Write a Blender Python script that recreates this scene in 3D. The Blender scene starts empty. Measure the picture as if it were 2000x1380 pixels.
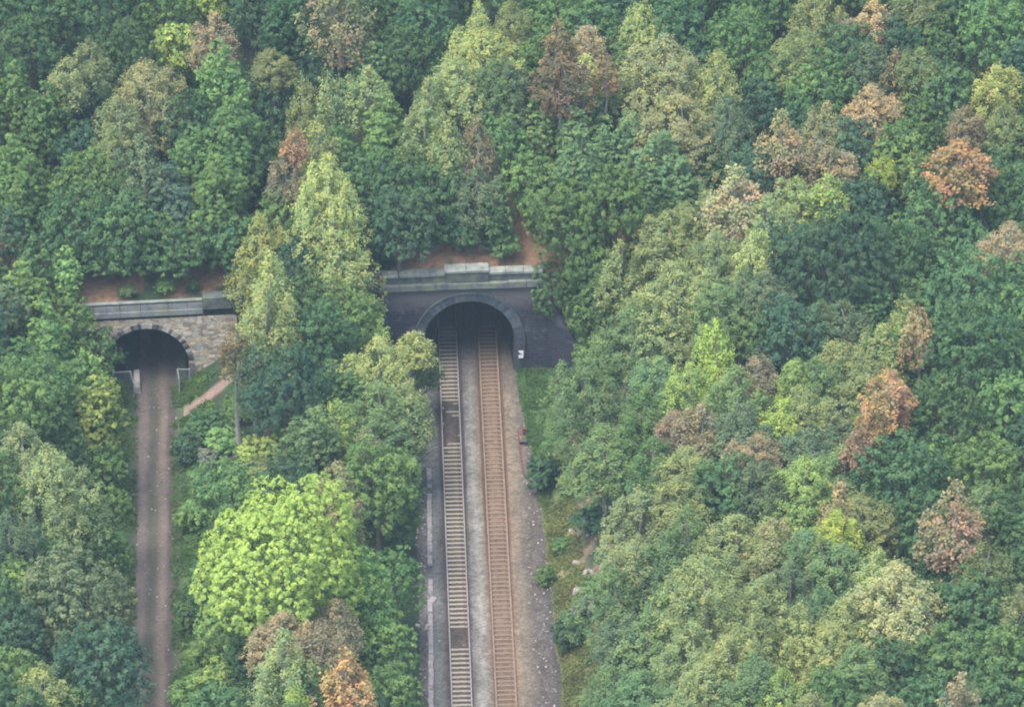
import bpy, math, random
import numpy as np
from mathutils import Vector, Matrix

# ------------------------------------------------------------------ camera, light, exposure
scene = bpy.context.scene
C = scene.collection
PSI = math.radians(1.7)          # camera yaw to the right of the track direction
DEP = math.radians(29.7)         # looking down
FPX = 10500.0                    # focal length in photo pixels (2000 wide)
DEPTH = 454.0                    # distance of the tunnel mouth along the view axis
fwd = np.array([math.sin(PSI)*math.cos(DEP), math.cos(PSI)*math.cos(DEP), -math.sin(DEP)])
right = np.array([math.cos(PSI), -math.sin(PSI), 0.0])
up = np.cross(right, fwd)
# the world origin (middle of the tracks at the tunnel mouth) is seen at photo pixel (916, 722)
CAM = -(DEPTH*fwd + right*(916-1000)*DEPTH/FPX + up*(690-722)*DEPTH/FPX)
cd = bpy.data.cameras.new('camera'); cam = bpy.data.objects.new('camera', cd); C.objects.link(cam)
cd.lens = 36.0*FPX/2000.0; cd.sensor_width = 36.0; cd.clip_start = 5.0; cd.clip_end = 3000.0
m = Matrix(((right[0], up[0], -fwd[0], CAM[0]), (right[1], up[1], -fwd[1], CAM[1]), (right[2], up[2], -fwd[2], CAM[2]), (0, 0, 0, 1)))
cam.matrix_world = m
scene.camera = cam

SUN_EL, SUN_AZ = math.radians(66), math.radians(-130)   # azimuth measured clockwise from +Y
w = bpy.data.worlds.new('World'); scene.world = w; w.use_nodes = True
nt = w.node_tree; nt.nodes.clear()
sky = nt.nodes.new('ShaderNodeTexSky'); sky.sky_type = 'NISHITA'; sky.sun_disc = False
sky.sun_elevation = SUN_EL; sky.sun_rotation = SUN_AZ; sky.air_density = 1.0; sky.dust_density = 3.0; sky.ozone_density = 1.0
bg = nt.nodes.new('ShaderNodeBackground'); bg.inputs['Strength'].default_value = 0.12
wo = nt.nodes.new('ShaderNodeOutputWorld')
nt.links.new(sky.outputs[0], bg.inputs[0]); nt.links.new(bg.outputs[0], wo.inputs[0])
sl = bpy.data.lights.new('sun', 'SUN'); sl.energy = 1.4; sl.angle = math.radians(50); sl.color = (1.0, 0.96, 0.88)
sun = bpy.data.objects.new('sun', sl); C.objects.link(sun)
sd = Vector((math.sin(SUN_AZ)*math.cos(SUN_EL), math.cos(SUN_AZ)*math.cos(SUN_EL), math.sin(SUN_EL)))
sun.rotation_euler = sd.to_track_quat('Z', 'Y').to_euler(); sun.location = (-60, -60, 120)
vs = scene.view_settings
vs.view_transform = 'Standard'; vs.look = 'None'; vs.gamma = 1.0; vs.use_curve_mapping = False
vs.exposure = 1.95
scene.cycles.pixel_filter_type = 'BLACKMAN_HARRIS'; scene.cycles.filter_width = 2.0
HAZE = True

# ------------------------------------------------------------------ small helpers
def fract(a): return a - np.floor(a)
def hsh(ix, iy, s): return fract(np.sin(ix*127.1 + iy*311.7 + s*74.7)*43758.5453)
def vnoise(x, y, s=0.0):
    ix, iy = np.floor(x), np.floor(y); fx, fy = x-ix, y-iy
    fx = fx*fx*(3-2*fx); fy = fy*fy*(3-2*fy)
    a = hsh(ix, iy, s); b = hsh(ix+1, iy, s); c = hsh(ix, iy+1, s); d = hsh(ix+1, iy+1, s)
    return (a*(1-fx)+b*fx)*(1-fy) + (c*(1-fx)+d*fx)*fy
def fbm(x, y, s=0.0, o=4):
    t = 0; a = .5; n = 0
    for k in range(o):
        t = t + a*vnoise(x, y, s+k*3.3); n += a; a *= .5; x = x*2.03+7.1; y = y*2.03+3.7
    return t/n
def sstep(a, b, x):
    t = np.clip((x-a)/(b-a), 0, 1); return t*t*(3-2*t)
def lin(r, g, b):
    f = lambda c: ((c/255.0+0.055)/1.055)**2.4 if c > 10 else c/255.0/12.92
    return (f(r), f(g), f(b))
def proj(x, y, z):
    d = np.stack([np.asarray(x, float)-CAM[0], np.asarray(y, float)-CAM[1], np.asarray(z, float)-CAM[2]], -1)
    w_ = d@fwd
    return 1000+FPX*(d@right)/w_, 690-FPX*(d@up)/w_
def ray(px, py):
    d = fwd + right*(px-1000)/FPX + up*(690-py)/FPX
    return d
def pix(px, py, z=0.0):
    d = ray(px, py); t = (z-CAM[2])/d[2]; p = CAM+t*d
    return p

def mesh_obj(name, verts, faces, mat, parent=None, smooth=False, col=None, bevel=0):
    me = bpy.data.meshes.new(name)
    me.from_pydata([tuple(v) for v in verts], [], [tuple(f) for f in faces]); me.update()
    if smooth: me.polygons.foreach_set('use_smooth', [True]*len(me.polygons))
    o = bpy.data.objects.new(name, me); C.objects.link(o)
    if mat: me.materials.append(mat)
    if parent: o.parent = parent
    return o
def np_mesh(name, V, F, mat, cols=None, smooth=False):
    """V (n,3), F (m,k) numpy; cols (n,3) per vertex colour 'col'"""
    me = bpy.data.meshes.new(name); n, (mf, k) = len(V), F.shape
    me.vertices.add(n); me.vertices.foreach_set('co', V.astype(np.float32).ravel())
    me.loops.add(mf*k); me.loops.foreach_set('vertex_index', F.astype(np.int32).ravel())
    me.polygons.add(mf); me.polygons.foreach_set('loop_start', np.arange(0, mf*k, k, dtype=np.int32))
    me.polygons.foreach_set('loop_total', np.full(mf, k, dtype=np.int32))
    me.update(calc_edges=True)
    if smooth: me.polygons.foreach_set('use_smooth', np.ones(mf, dtype=bool))
    if cols is not None:
        a = me.color_attributes.new('col', 'FLOAT_COLOR', 'POINT')
        c = np.ones((n, 4), np.float32); c[:, :cols.shape[1]] = cols; a.data.foreach_set('color', c.ravel())
    if mat: me.materials.append(mat)
    me.validate()
    return me
def link(name, me, parent=None, loc=None):
    o = bpy.data.objects.new(name, me); C.objects.link(o)
    if parent: o.parent = parent
    if loc is not None: o.location = loc
    return o
def thing(name, label, cat, loc=(0, 0, 0), rotz=0, group=None):
    o = bpy.data.objects.new(name, None); C.objects.link(o); o.empty_display_size = 0.3
    o.location = loc; o.rotation_euler = (0, 0, rotz); o['label'] = label; o['category'] = cat
    if group: o['group'] = group
    return o
def tag(o, label, cat, group=None):
    o['label'] = label; o['category'] = cat
    if group: o['group'] = group
    return o

class MB:
    def __init__(s): s.v = []; s.f = []
    def box(s, x0, x1, y0, y1, z0, z1):
        b = len(s.v)
        s.v += [(x0, y0, z0), (x1, y0, z0), (x1, y1, z0), (x0, y1, z0), (x0, y0, z1), (x1, y0, z1), (x1, y1, z1), (x0, y1, z1)]
        s.f += [(b, b+3, b+2, b+1), (b+4, b+5, b+6, b+7), (b, b+1, b+5, b+4), (b+1, b+2, b+6, b+5), (b+2, b+3, b+7, b+6), (b+3, b, b+4, b+7)]
    def hexa(s, pts):
        b = len(s.v); s.v += [tuple(p) for p in pts]
        s.f += [(b, b+3, b+2, b+1), (b+4, b+5, b+6, b+7), (b, b+1, b+5, b+4), (b+1, b+2, b+6, b+5), (b+2, b+3, b+7, b+6), (b+3, b, b+4, b+7)]
    def tube(s, pts, rad, n=6):
        b = len(s.v); pts = [np.array(p, float) for p in pts]
        for i, p in enumerate(pts):
            d = pts[min(i+1, len(pts)-1)]-pts[max(i-1, 0)]; d = d/(np.linalg.norm(d)+1e-9)
            a = np.array([1, 0, 0]) if abs(d[0]) < .7 else np.array([0, 1, 0])
            u = np.cross(d, a); u /= np.linalg.norm(u); v = np.cross(d, u); r = rad[i] if hasattr(rad, '__len__') else rad
            for k in range(n):
                t = 2*math.pi*k/n; s.v.append(tuple(p+r*(u*math.cos(t)+v*math.sin(t))))
        for i in range(len(pts)-1):
            for k in range(n):
                a0 = b+i*n+k; a1 = b+i*n+(k+1) % n; s.f.append((a0, a1, a1+n, a0+n))
        s.f.append(tuple(b+k for k in range(n))[::-1]); s.f.append(tuple(b+(len(pts)-1)*n+k for k in range(n)))
    def build(s, name, mat, parent=None, bev=0.0, smooth=False):
        o = mesh_obj(name, s.v, s.f, mat, parent, smooth)
        if bev:
            md = o.modifiers.new('bevel', 'BEVEL'); md.width = bev; md.segments = 1
        return o

# ------------------------------------------------------------------ materials
def new_mat(name):
    m = bpy.data.materials.new(name); m.use_nodes = True; t = m.node_tree
    b = t.nodes['Principled BSDF']; b.inputs['Roughness'].default_value = 0.9
    b.inputs['Specular IOR Level'].default_value = 0.15
    return m, t, b
def N(t, ty, **kw):
    n = t.nodes.new(ty)
    for k, v in kw.items():
        if k in n.inputs: n.inputs[k].default_value = v
        else: setattr(n, k, v)
    return n
def mixc(t, fac, a, b, mode='MIX'):
    n = t.nodes.new('ShaderNodeMix'); n.data_type = 'RGBA'; n.blend_type = mode
    for s, v in ((n.inputs['Factor'], fac), (n.inputs['A'], a), (n.inputs['B'], b)):
        if hasattr(v, 'is_linked') or hasattr(v, 'links'): t.links.new(v, s)
        elif isinstance(v, (int, float)): s.default_value = v
        else: s.default_value = tuple(v)+(1,)
    return n.outputs['Result']
def ramp(t, src, p0, p1):
    r = N(t, 'ShaderNodeMapRange'); r.inputs['From Min'].default_value = p0; r.inputs['From Max'].default_value = p1
    t.links.new(src, r.inputs['Value']); return r.outputs[0]
def noisy(name, c1, c2, scale=2.0, c3=None, scale3=.3, rough=.9, bump=0.0, detail=6, stretch=None, metal=0):
    m, t, b = new_mat(name)
    tc = N(t, 'ShaderNodeTexCoord'); co = tc.outputs['Object']
    if stretch:
        mp = N(t, 'ShaderNodeMapping'); mp.inputs['Scale'].default_value = stretch; t.links.new(co, mp.inputs[0]); co = mp.outputs[0]
    n = N(t, 'ShaderNodeTexNoise', Scale=scale, Detail=detail, Roughness=.65); t.links.new(co, n.inputs['Vector'])
    c = mixc(t, ramp(t, n.outputs[0], .33, .67), c1, c2)
    if c3:
        n3 = N(t, 'ShaderNodeTexNoise', Scale=scale3, Detail=4.0); t.links.new(co, n3.inputs['Vector'])
        c = mixc(t, ramp(t, n3.outputs[0], .5, .68), c, c3)
    t.links.new(c, b.inputs['Base Color']); b.inputs['Roughness'].default_value = rough; b.inputs['Metallic'].default_value = metal
    if bump:
        bp = N(t, 'ShaderNodeBump', Strength=bump, Distance=.05); t.links.new(n.outputs[0], bp.inputs['Height']); t.links.new(bp.outputs[0], b.inputs['Normal'])
    return m
def attr_mat(name, scale, amt, bump=.4, scale2=None):
    """colour from the mesh's own 'col' attribute, broken up by fine grain"""
    m, t, b = new_mat(name)
    a = N(t, 'ShaderNodeVertexColor'); a.layer_name = 'col'
    tc = N(t, 'ShaderNodeTexCoord')
    n = N(t, 'ShaderNodeTexNoise', Scale=scale, Detail=5.0, Roughness=.7); t.links.new(tc.outputs['Object'], n.inputs['Vector'])
    mul = N(t, 'ShaderNodeMapRange'); mul.inputs['From Min'].default_value = .3; mul.inputs['From Max'].default_value = .7
    mul.inputs['To Min'].default_value = 1-amt; mul.inputs['To Max'].default_value = 1+amt; t.links.new(n.outputs[0], mul.inputs[0])
    vm = N(t, 'ShaderNodeVectorMath', operation='SCALE'); t.links.new(a.outputs[0], vm.inputs[0]); t.links.new(mul.outputs[0], vm.inputs['Scale'])
    t.links.new(vm.outputs[0], b.inputs['Base Color'])
    bp = N(t, 'ShaderNodeBump', Strength=bump, Distance=.06); t.links.new(n.outputs[0], bp.inputs['Height']); t.links.new(bp.outputs[0], b.inputs['Normal'])
    return m
def leaf_mat(name, use_obj=True, trans=.33):
    """leaf colour = the tree's own object colour, varied per leaf cluster by the mesh attribute"""
    m = bpy.data.materials.new(name); m.use_nodes = True; t = m.node_tree; t.nodes.clear()
    out = N(t, 'ShaderNodeOutputMaterial')
    a = N(t, 'ShaderNodeVertexColor'); a.layer_name = 'col'
    if use_obj:
        oi = N(t, 'ShaderNodeObjectInfo')
        c = mixc(t, 1.0, oi.outputs['Color'], a.outputs[0], 'MULTIPLY')
    else: c = a.outputs[0]
    d = N(t, 'ShaderNodeBsdfDiffuse'); t.links.new(c, d.inputs[0])
    tr = N(t, 'ShaderNodeBsdfTranslucent'); t.links.new(mixc(t, 1.0, c, (1.0, 1.1, .6), 'MULTIPLY'), tr.inputs[0])
    mx = N(t, 'ShaderNodeMixShader'); mx.inputs[0].default_value = trans
    t.links.new(d.outputs[0], mx.inputs[1]); t.links.new(tr.outputs[0], mx.inputs[2]); t.links.new(mx.outputs[0], out.inputs[0])
    return m
M = {}
M['leaf'] = leaf_mat('leaves')
M['under'] = leaf_mat('undergrowth_leaves', False)
M['bark'] = noisy('bark', (.07, .06, .045), (.14, .125, .10), 6, rough=.95)
M['birchbark'] = noisy('birch_bark', (.30, .29, .26), (.16, .15, .13), 5, rough=.9)
M['ground'] = attr_mat('earth_and_grass', 3.0, .35, .5)
M['ballast'] = attr_mat('ballast_stone', 5.0, .5, .8)
M['path'] = attr_mat('trodden_earth', 4.0, .28, .4)
M['concrete'] = noisy('sleeper_concrete', lin(158, 149, 134), lin(116, 106, 94), 3, rough=.85)
M['rustsleeper'] = noisy('rusty_sleeper', lin(128, 110, 94), lin(98, 84, 72), 3, rough=.9)
M['railtop'] = noisy('rail_steel', lin(152, 148, 144), lin(128, 118, 112), 2, rough=.5)
M['raildark'] = noisy('rail_dark_steel', lin(80, 72, 66), lin(58, 52, 50), 2, rough=.7)
M['railrust'] = noisy('rail_rusty_steel', lin(136, 120, 106), lin(108, 90, 78), 2, rough=.7)
M['rust'] = noisy('rust', lin(110, 66, 52), lin(84, 54, 46), 3)
M['darkiron'] = noisy('dark_iron', lin(34, 34, 36), lin(52, 50, 48), 3)
M['trough'] = noisy('trough_concrete', lin(150, 143, 140), lin(118, 112, 110), 2, c3=lin(96, 98, 92), scale3=.8)
M['white'] = noisy('white_enamel', lin(225, 225, 228), lin(195, 196, 200), 6, rough=.4)
M['black'] = noisy('black_paint', lin(40, 40, 44), lin(52, 52, 54), 6)
M['coping'] = noisy('coping_stone', lin(136, 140, 132), lin(100, 104, 99), 1.3, c3=lin(92, 100, 90), scale3=.7, bump=.3)
M['parstone'] = noisy('sooty_parapet_stone', lin(92, 96, 94), lin(58, 62, 64), 1.6, c3=lin(104, 112, 84), scale3=.5, bump=.5)
M['cornice'] = noisy('cornice_stone', lin(112, 116, 110), lin(80, 83, 84), 1.5, c3=lin(108, 118, 92), scale3=.6, bump=.4)
M['ring'] = noisy('arch_ring_brick', lin(84, 90, 96), lin(62, 68, 76), 2.5, c3=lin(90, 96, 88), scale3=.5, bump=.4)
M['metalgrey'] = noisy('galvanised_steel', lin(136, 140, 138), lin(105, 110, 112), 4, rough=.6)
M['panelgrey'] = noisy('weathered_panel', lin(84, 95, 96), lin(66, 76, 80), 3, stretch=(6, 6, 1))
M['timber'] = noisy('weathered_timber', lin(102, 104, 102), lin(70, 72, 74), 4, stretch=(5, 5, .6))
M['greyboard'] = noisy('grey_stone_slab', lin(132, 136, 134), lin(98, 102, 104), 1.2, c3=lin(116, 118, 96), scale3=.8, bump=.3)
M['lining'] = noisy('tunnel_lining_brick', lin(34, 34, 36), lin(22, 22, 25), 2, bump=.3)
M['ringblocks'] = attr_mat('voussoir_stone', 4.0, .3, .4)
M['rock'] = noisy('pale_rock', lin(150, 136, 128), lin(100, 94, 88), 2, bump=.4)
def brick_mat(name, c1, c2, cm, sx, sy, noise_c=None, patch=None, zband=None):
    m, t, b = new_mat(name)
    tc = N(t, 'ShaderNodeTexCoord'); sp = N(t, 'ShaderNodeSeparateXYZ'); t.links.new(tc.outputs['Object'], sp.inputs[0])
    cb = N(t, 'ShaderNodeCombineXYZ'); t.links.new(sp.outputs[0], cb.inputs[0]); t.links.new(sp.outputs[2], cb.inputs[1])
    nw = N(t, 'ShaderNodeTexNoise', Scale=1.7, Detail=3.0); t.links.new(tc.outputs['Object'], nw.inputs['Vector'])
    wv = N(t, 'ShaderNodeVectorMath', operation='SCALE'); t.links.new(nw.outputs['Color'], wv.inputs[0]); wv.inputs['Scale'].default_value = .12
    ad = N(t, 'ShaderNodeVectorMath', operation='ADD'); t.links.new(cb.outputs[0], ad.inputs[0]); t.links.new(wv.outputs[0], ad.inputs[1])
    br = N(t, 'ShaderNodeTexBrick'); br.inputs['Scale'].default_value = 1.0; br.inputs['Brick Width'].default_value = sx; br.inputs['Row Height'].default_value = sy
    br.inputs['Mortar Size'].default_value = min(sx, sy)*.07; br.inputs['Color1'].default_value = c1+(1,); br.inputs['Color2'].default_value = c2+(1,); br.inputs['Mortar'].default_value = cm+(1,)
    br.inputs['Bias'].default_value = 0.0; t.links.new(ad.outputs[0], br.inputs['Vector'])
    n = N(t, 'ShaderNodeTexNoise', Scale=2.2, Detail=6.0, Roughness=.7); t.links.new(tc.outputs['Object'], n.inputs['Vector'])
    c = br.outputs['Color']
    if noise_c: c = mixc(t, ramp(t, n.outputs[0], .42, .62), c, noise_c)
    if zband:   # paler unsooted stonework above a height
        z0, z1, cc = zband
        f = N(t, 'ShaderNodeMapRange'); f.inputs['From Min'].default_value = z0; f.inputs['From Max'].default_value = z1
        zz = N(t, 'ShaderNodeMath', operation='MULTIPLY_ADD'); t.links.new(n.outputs[0], zz.inputs[0]); zz.inputs[1].default_value = 2.4; t.links.new(sp.outputs[2], zz.inputs[2])
        t.links.new(zz.outputs[0], f.inputs['Value']); c = mixc(t, f.outputs[0], c, cc)
    if patch:
        n2 = N(t, 'ShaderNodeTexNoise', Scale=.75, Detail=5.0); t.links.new(tc.outputs['Object'], n2.inputs['Vector'])
        c = mixc(t, ramp(t, n2.outputs[0], .56, .66), c, patch)
    t.links.new(c, b.inputs['Base Color'])
    bp = N(t, 'ShaderNodeBump', Strength=.6, Distance=.04); t.links.new(n.outputs[0], bp.inputs['Height']); t.links.new(bp.outputs[0], b.inputs['Normal'])
    return m
M['mainwall'] = brick_mat('sooty_engineering_brick', lin(52, 58, 70), lin(38, 42, 54), lin(74, 74, 80), .8, .3, lin(60, 56, 66), lin(84, 84, 90), (6.8, 8.0, lin(94, 92, 92)))
def rubble_mat(name, tones):
    m, t, b = new_mat(name); tc = N(t, 'ShaderNodeTexCoord')
    mp = N(t, 'ShaderNodeMapping'); mp.inputs['Scale'].default_value = (2.0, 2.0, 4.6); t.links.new(tc.outputs['Object'], mp.inputs[0])
    nw = N(t, 'ShaderNodeTexNoise', Scale=.9, Detail=3.0); t.links.new(tc.outputs['Object'], nw.inputs['Vector'])
    wv = N(t, 'ShaderNodeVectorMath', operation='SCALE'); t.links.new(nw.outputs['Color'], wv.inputs[0]); wv.inputs['Scale'].default_value = .8
    ad = N(t, 'ShaderNodeVectorMath', operation='ADD'); t.links.new(mp.outputs[0], ad.inputs[0]); t.links.new(wv.outputs[0], ad.inputs[1])
    vo = N(t, 'ShaderNodeTexVoronoi'); vo.inputs['Scale'].default_value = 1.0; t.links.new(ad.outputs[0], vo.inputs['Vector'])
    ve = N(t, 'ShaderNodeTexVoronoi'); ve.feature = 'DISTANCE_TO_EDGE'; ve.inputs['Scale'].default_value = 1.0; t.links.new(ad.outputs[0], ve.inputs['Vector'])
    sp = N(t, 'ShaderNodeSeparateXYZ'); t.links.new(vo.outputs['Color'], sp.inputs[0])
    cr = N(t, 'ShaderNodeValToRGB'); t.links.new(sp.outputs[0], cr.inputs[0]); e = cr.color_ramp; e.interpolation = 'CONSTANT'
    for k, c in enumerate(tones):
        el = e.elements[k] if k < 2 else e.elements.new(k/len(tones)); el.position = k/len(tones); el.color = c+(1,)
    c = mixc(t, ramp(t, ve.outputs['Distance'], .07, .0), cr.outputs[0], lin(104, 98, 90))
    n = N(t, 'ShaderNodeTexNoise', Scale=1.1, Detail=6.0, Roughness=.7); t.links.new(tc.outputs['Object'], n.inputs['Vector'])
    c = mixc(t, ramp(t, n.outputs[0], .52, .68), c, lin(104, 104, 86)); t.links.new(c, b.inputs['Base Color'])
    bp = N(t, 'ShaderNodeBump', Strength=.7, Distance=.06); t.links.new(ve.outputs['Distance'], bp.inputs['Height']); t.links.new(bp.outputs[0], b.inputs['Normal'])
    return m
M['leftwall'] = rubble_mat('pale_rubble_stone', [lin(176, 168, 150), lin(158, 150, 136), lin(190, 180, 160), lin(130, 122, 114), lin(172, 152, 126), lin(160, 158, 150)])

# ------------------------------------------------------------------ terrain
PA = pix(303, 752); PB = pix(297, 1380)                      # axis of the disused trackbed on the left
PDIR = (PA-PB)[:2]/np.linalg.norm((PA-PB)[:2])
def path_x(y): return PB[0] + (y-PB[1])*PDIR[0]/PDIR[1]
LP = pix(287, 750)                                            # middle of the left portal
LXC, LYC = LP[0], LP[1]
A_MAIN, A_LEFT = math.radians(2.6), math.radians(4.2)
def ypl(x):
    a = np.tan(A_MAIN)*x; b = LYC + np.tan(A_LEFT)*(x-LXC)
    t = sstep(-17.5, -10, x); return b*(1-t)+a*t
SLY = -60.0
def edge_r(y): return np.interp(y, [-75, -57, -35, -24, -12, -2], [6.2, 6.1, 5.9, 5.5, 4.7, 4.2])+.9*(fbm(np.asarray(y, float)*.45, 0*np.asarray(y, float)+2.5, 3)-.5)
def natural(x, y):
    v = y-ypl(x)
    h = 8.6 + .30*np.clip(v, 0, 400) + .05*np.clip(v, -200, 0) + .10*np.clip(x-12, 0, 300)
    lft = sstep(-22, -36, x)*(-1.0); tl = sstep(-10, -19, x)*(-1.4)
    return h + tl + lft*0 + 1.6*(fbm(x*.09+5, y*.09, 2)-.5)
def zt(x, y):
    x = np.asarray(x, float); y = np.asarray(y, float)
    v = y-ypl(x)
    nat = natural(x, y)
    dr = np.where(x > 0, x-edge_r(y)-4.2*sstep(-13, -2.5, y), -x-5.0)
    dl = np.abs(x-path_x(y))-2.0
    c1 = np.clip(dr, 0, 99)*.66; c2 = np.clip(dl, 0, 99)*.60
    c1 = np.where(x > 0, c1*sstep(-.3, 2.2, dr), c1)
    cut = np.minimum(c1, c2)
    cut = cut + .35*(fbm(x*.5, y*.5, 9)-.5)*sstep(0, 1.5, cut)
    k = 1.2   # smooth min
    hh = np.clip(.5+.5*(nat-cut)/k, 0, 1); front = nat*(1-hh)+cut*hh-k*hh*(1-hh)
    flat = -.05-.5*sstep(0, -.7, np.where(x > 0, x-edge_r(y), dr))
    front = np.where(cut <= 0.01, flat, np.maximum(front, -0.05))
    nearp = np.maximum(sstep(9.0, 8.0, np.abs(x-.5)), sstep(9.5, 8.5, np.abs(x-LXC-1.5)))
    t = np.where(nearp > .5, sstep(.35, .55, v), sstep(-3.5, .6, v))
    return front*(1-t)+nat*t

def ground_cols(x, y, z):
    n = x.size
    px, py = proj(x, y, z)
    g1 = np.array(lin(56, 78, 52)); g2 = np.array(lin(92, 104, 66)); soil = np.array(lin(116, 96, 80)); soil2 = np.array(lin(88, 74, 64))
    litter = np.array(lin(54, 54, 44)); grass = np.array(lin(72, 104, 58)); straw = np.array(lin(118, 116, 82))
    v = y-ypl(x)
    a = fbm(x*.25, y*.25, 1)[:, None]; b = fbm(x*.9, y*.9, 4)[:, None]
    c = litter*(1-b)+g1*b
    # reddish soil above the parapets
    f = (sstep(.3, .8, v)*sstep(12, 7.5, v))[:, None]*sstep(.62, .5, a*.55+b*.45)
    c = c*(1-f) + (soil*b+np.array(lin(142, 110, 86))*(1-b))*f
    # railway verge right of the ballast
    e = x-edge_r(y)
    f = (sstep(-.3, .1, e)*sstep(3.4, 1.6, e)*sstep(.5, -.5, v))[:, None]
    gg = grass*(1-sstep(-18, -26, y))[:, None] + straw*sstep(-18, -26, y)[:, None]
    gg = gg*(.8+.4*b); c = c*(1-f)+gg*f
    f = (sstep(1.6, 3.0, e)*sstep(12, 8, e)*sstep(-10, -13, y)*sstep(-52, -44, y))[:, None]*sstep(.44, .54, b*.6+a*.4)
    rk = soil*b + np.array(lin(140, 120, 108))*(1-b); c = c*(1-f)+rk*f
    # verge of the trackbed
    d = x-path_x(y)
    f = (sstep(1.5, 2.0, d)*sstep(4.6, 3.2, d)*sstep(.5, -.5, v))[:, None]
    c = c*(1-f)+(np.array(lin(82, 108, 56))*(.75+.5*b))*f
    f = (sstep(-1.5, -2.0, d)*sstep(-4.5, -3.2, d)*sstep(.5, -.5, v))[:, None]
    c = c*(1-f)+(np.array(lin(74, 108, 62))*(.75+.5*b))*f
    # dirt footpath climbing from the trackbed to the foot of the wall
    q0 = pix(365, 800, .5); q1 = pix(470, 738, 2.5)
    s = ((x-q0[0])*(q1[0]-q0[0])+(y-q0[1])*(q1[1]-q0[1]))/((q1[0]-q0[0])**2+(q1[1]-q0[1])**2)
    s = np.clip(s, -.25, 1.3); dd = np.hypot(x-(q0[0]+s*(q1[0]-q0[0])), y-(q0[1]+s*(q1[1]-q0[1])))
    f = sstep(1.1, .6, dd+.4*(b[:, 0]-.5))[:, None]
    c = c*(1-f)+np.array(lin(130, 112, 102))*f
    q0 = pix(455, 880, 3.); q1 = pix(520, 830, 5.)
    s = ((x-q0[0])*(q1[0]-q0[0])+(y-q0[1])*(q1[1]-q0[1]))/((q1[0]-q0[0])**2+(q1[1]-q0[1])**2)
    s = np.clip(s, -.4, 1.3); dd = np.hypot(x-(q0[0]+s*(q1[0]-q0[0])), y-(q0[1]+s*(q1[1]-q0[1])))
    f = sstep(1.0, .5, dd+.5*(b[:, 0]-.5))[:, None]; c = c*(1-f)+np.array(lin(112, 92, 82))*f
    c = c*(.5+.6*fbm(x*2.1, y*2.1, 77)[:, None])
    return c
TUN_MAIN = 4.5; TUN_LEFT = 4.3
def build_terrain():
    xs = np.unique(np.concatenate([np.arange(-110, -55, 1.5), np.arange(-55, 60, .35), np.arange(60, 112, 1.5)]))
    vsr = np.unique(np.concatenate([np.arange(-100, -58, 1.5), np.arange(-58, .3, .35), [.35, .55], np.arange(.8, 60, .35), np.arange(60, 130, 1.5)]))
    X, Vv = np.meshgrid(xs, vsr); Y = Vv+ypl(X)
    x, y = X.ravel(), Y.ravel(); z = zt(x, y)
    nx, ny = len(xs), len(vsr)
    i = np.arange(nx-1)[None, :]+np.arange(ny-1)[:, None]*nx
    F = np.stack([i, i+1, i+1+nx, i+nx], -1).reshape(-1, 4)
    cx = x[F].mean(1); cv = (y-ypl(x))[F].mean(1); cy = y[F].mean(1)
    hole = (cv > .3) & (cv < .6) & ((np.abs(cx) < TUN_MAIN) | (np.abs(cx-LXC) < TUN_LEFT))
    F = F[~hole]
    me = np_mesh('hillside', np.stack([x, y, z], -1), F, M['ground'], ground_cols(x, y, z), smooth=True)
    o = link('hillside', me); o['kind'] = 'structure'
build_terrain()

# ------------------------------------------------------------------ railway bed and trackbed
TL, TR = -1.70, 1.70          # track centres
RAILY0, RAILY1 = -57.0, 10.5
def bed_cols(x, y):
    keys = [-6.2, -4.6, -4.1, -3.3, -2.7, -2.3, -1.7, -1.0, -.55, 0.0, .45, .95, 1.7, 2.45, 2.9, 3.6, 4.4, 5.2, 5.7, 6.6, 8]
    cs = [(92, 88, 82), (96, 90, 88), (112, 110, 112), (122, 122, 122), (96, 90, 86), (92, 82, 74), (100, 88, 78), (90, 80, 74), (128, 122, 118), (150, 148, 142), (140, 130, 116), (140, 110, 86), (128, 104, 84), (142, 112, 86), (146, 128, 108), (136, 124, 108), (112, 102, 98), (102, 94, 94), (84, 82, 82), (96, 100, 70), (90, 100, 60)]
    wob = (fbm(x*.4+3, y*.25, 6)-.5)*.5
    cs = np.array([lin(*c) for c in cs]); o = np.stack([np.interp(x+wob, keys, cs[:, k]) for k in range(3)], -1)
    n = fbm(x*1.1, y*.35, 12)[:, None]; o = o*(.72+.56*n)
    rust = (sstep(.7, 1.2, x)*sstep(3.0, 2.5, x)*sstep(-36, -16, y)*.75)[:, None]*(.5+fbm(x*.7, y*.5, 3)[:, None]); rust = np.clip(rust, 0, .8)
    n2 = fbm(x*3.1, y*3.1, 41, 3)[:, None]; o = o*(.55+.9*n2)
    g = o.mean(1, keepdims=True); o = (g+(o-g)*.75)*np.array([.56, .545, .52])
    rust = rust*.8; o = o*(1-rust)+np.array(lin(110, 90, 76))*rust*(.6+.8*n2)
    for xr, cc in ((TL-.7525, (66, 60, 58)), (TL+.7525, (66, 60, 58)), (TR-.7525, (92, 70, 56)), (TR+.7525, (92, 70, 56))):   # web and chair shadow painted along the rails, with grease and brake dust
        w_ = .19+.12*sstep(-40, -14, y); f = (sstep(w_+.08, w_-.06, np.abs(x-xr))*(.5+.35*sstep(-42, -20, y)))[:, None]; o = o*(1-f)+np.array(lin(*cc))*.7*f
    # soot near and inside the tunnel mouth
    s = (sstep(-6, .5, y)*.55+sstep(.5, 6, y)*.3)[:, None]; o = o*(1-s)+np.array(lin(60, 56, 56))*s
    return o
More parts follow.
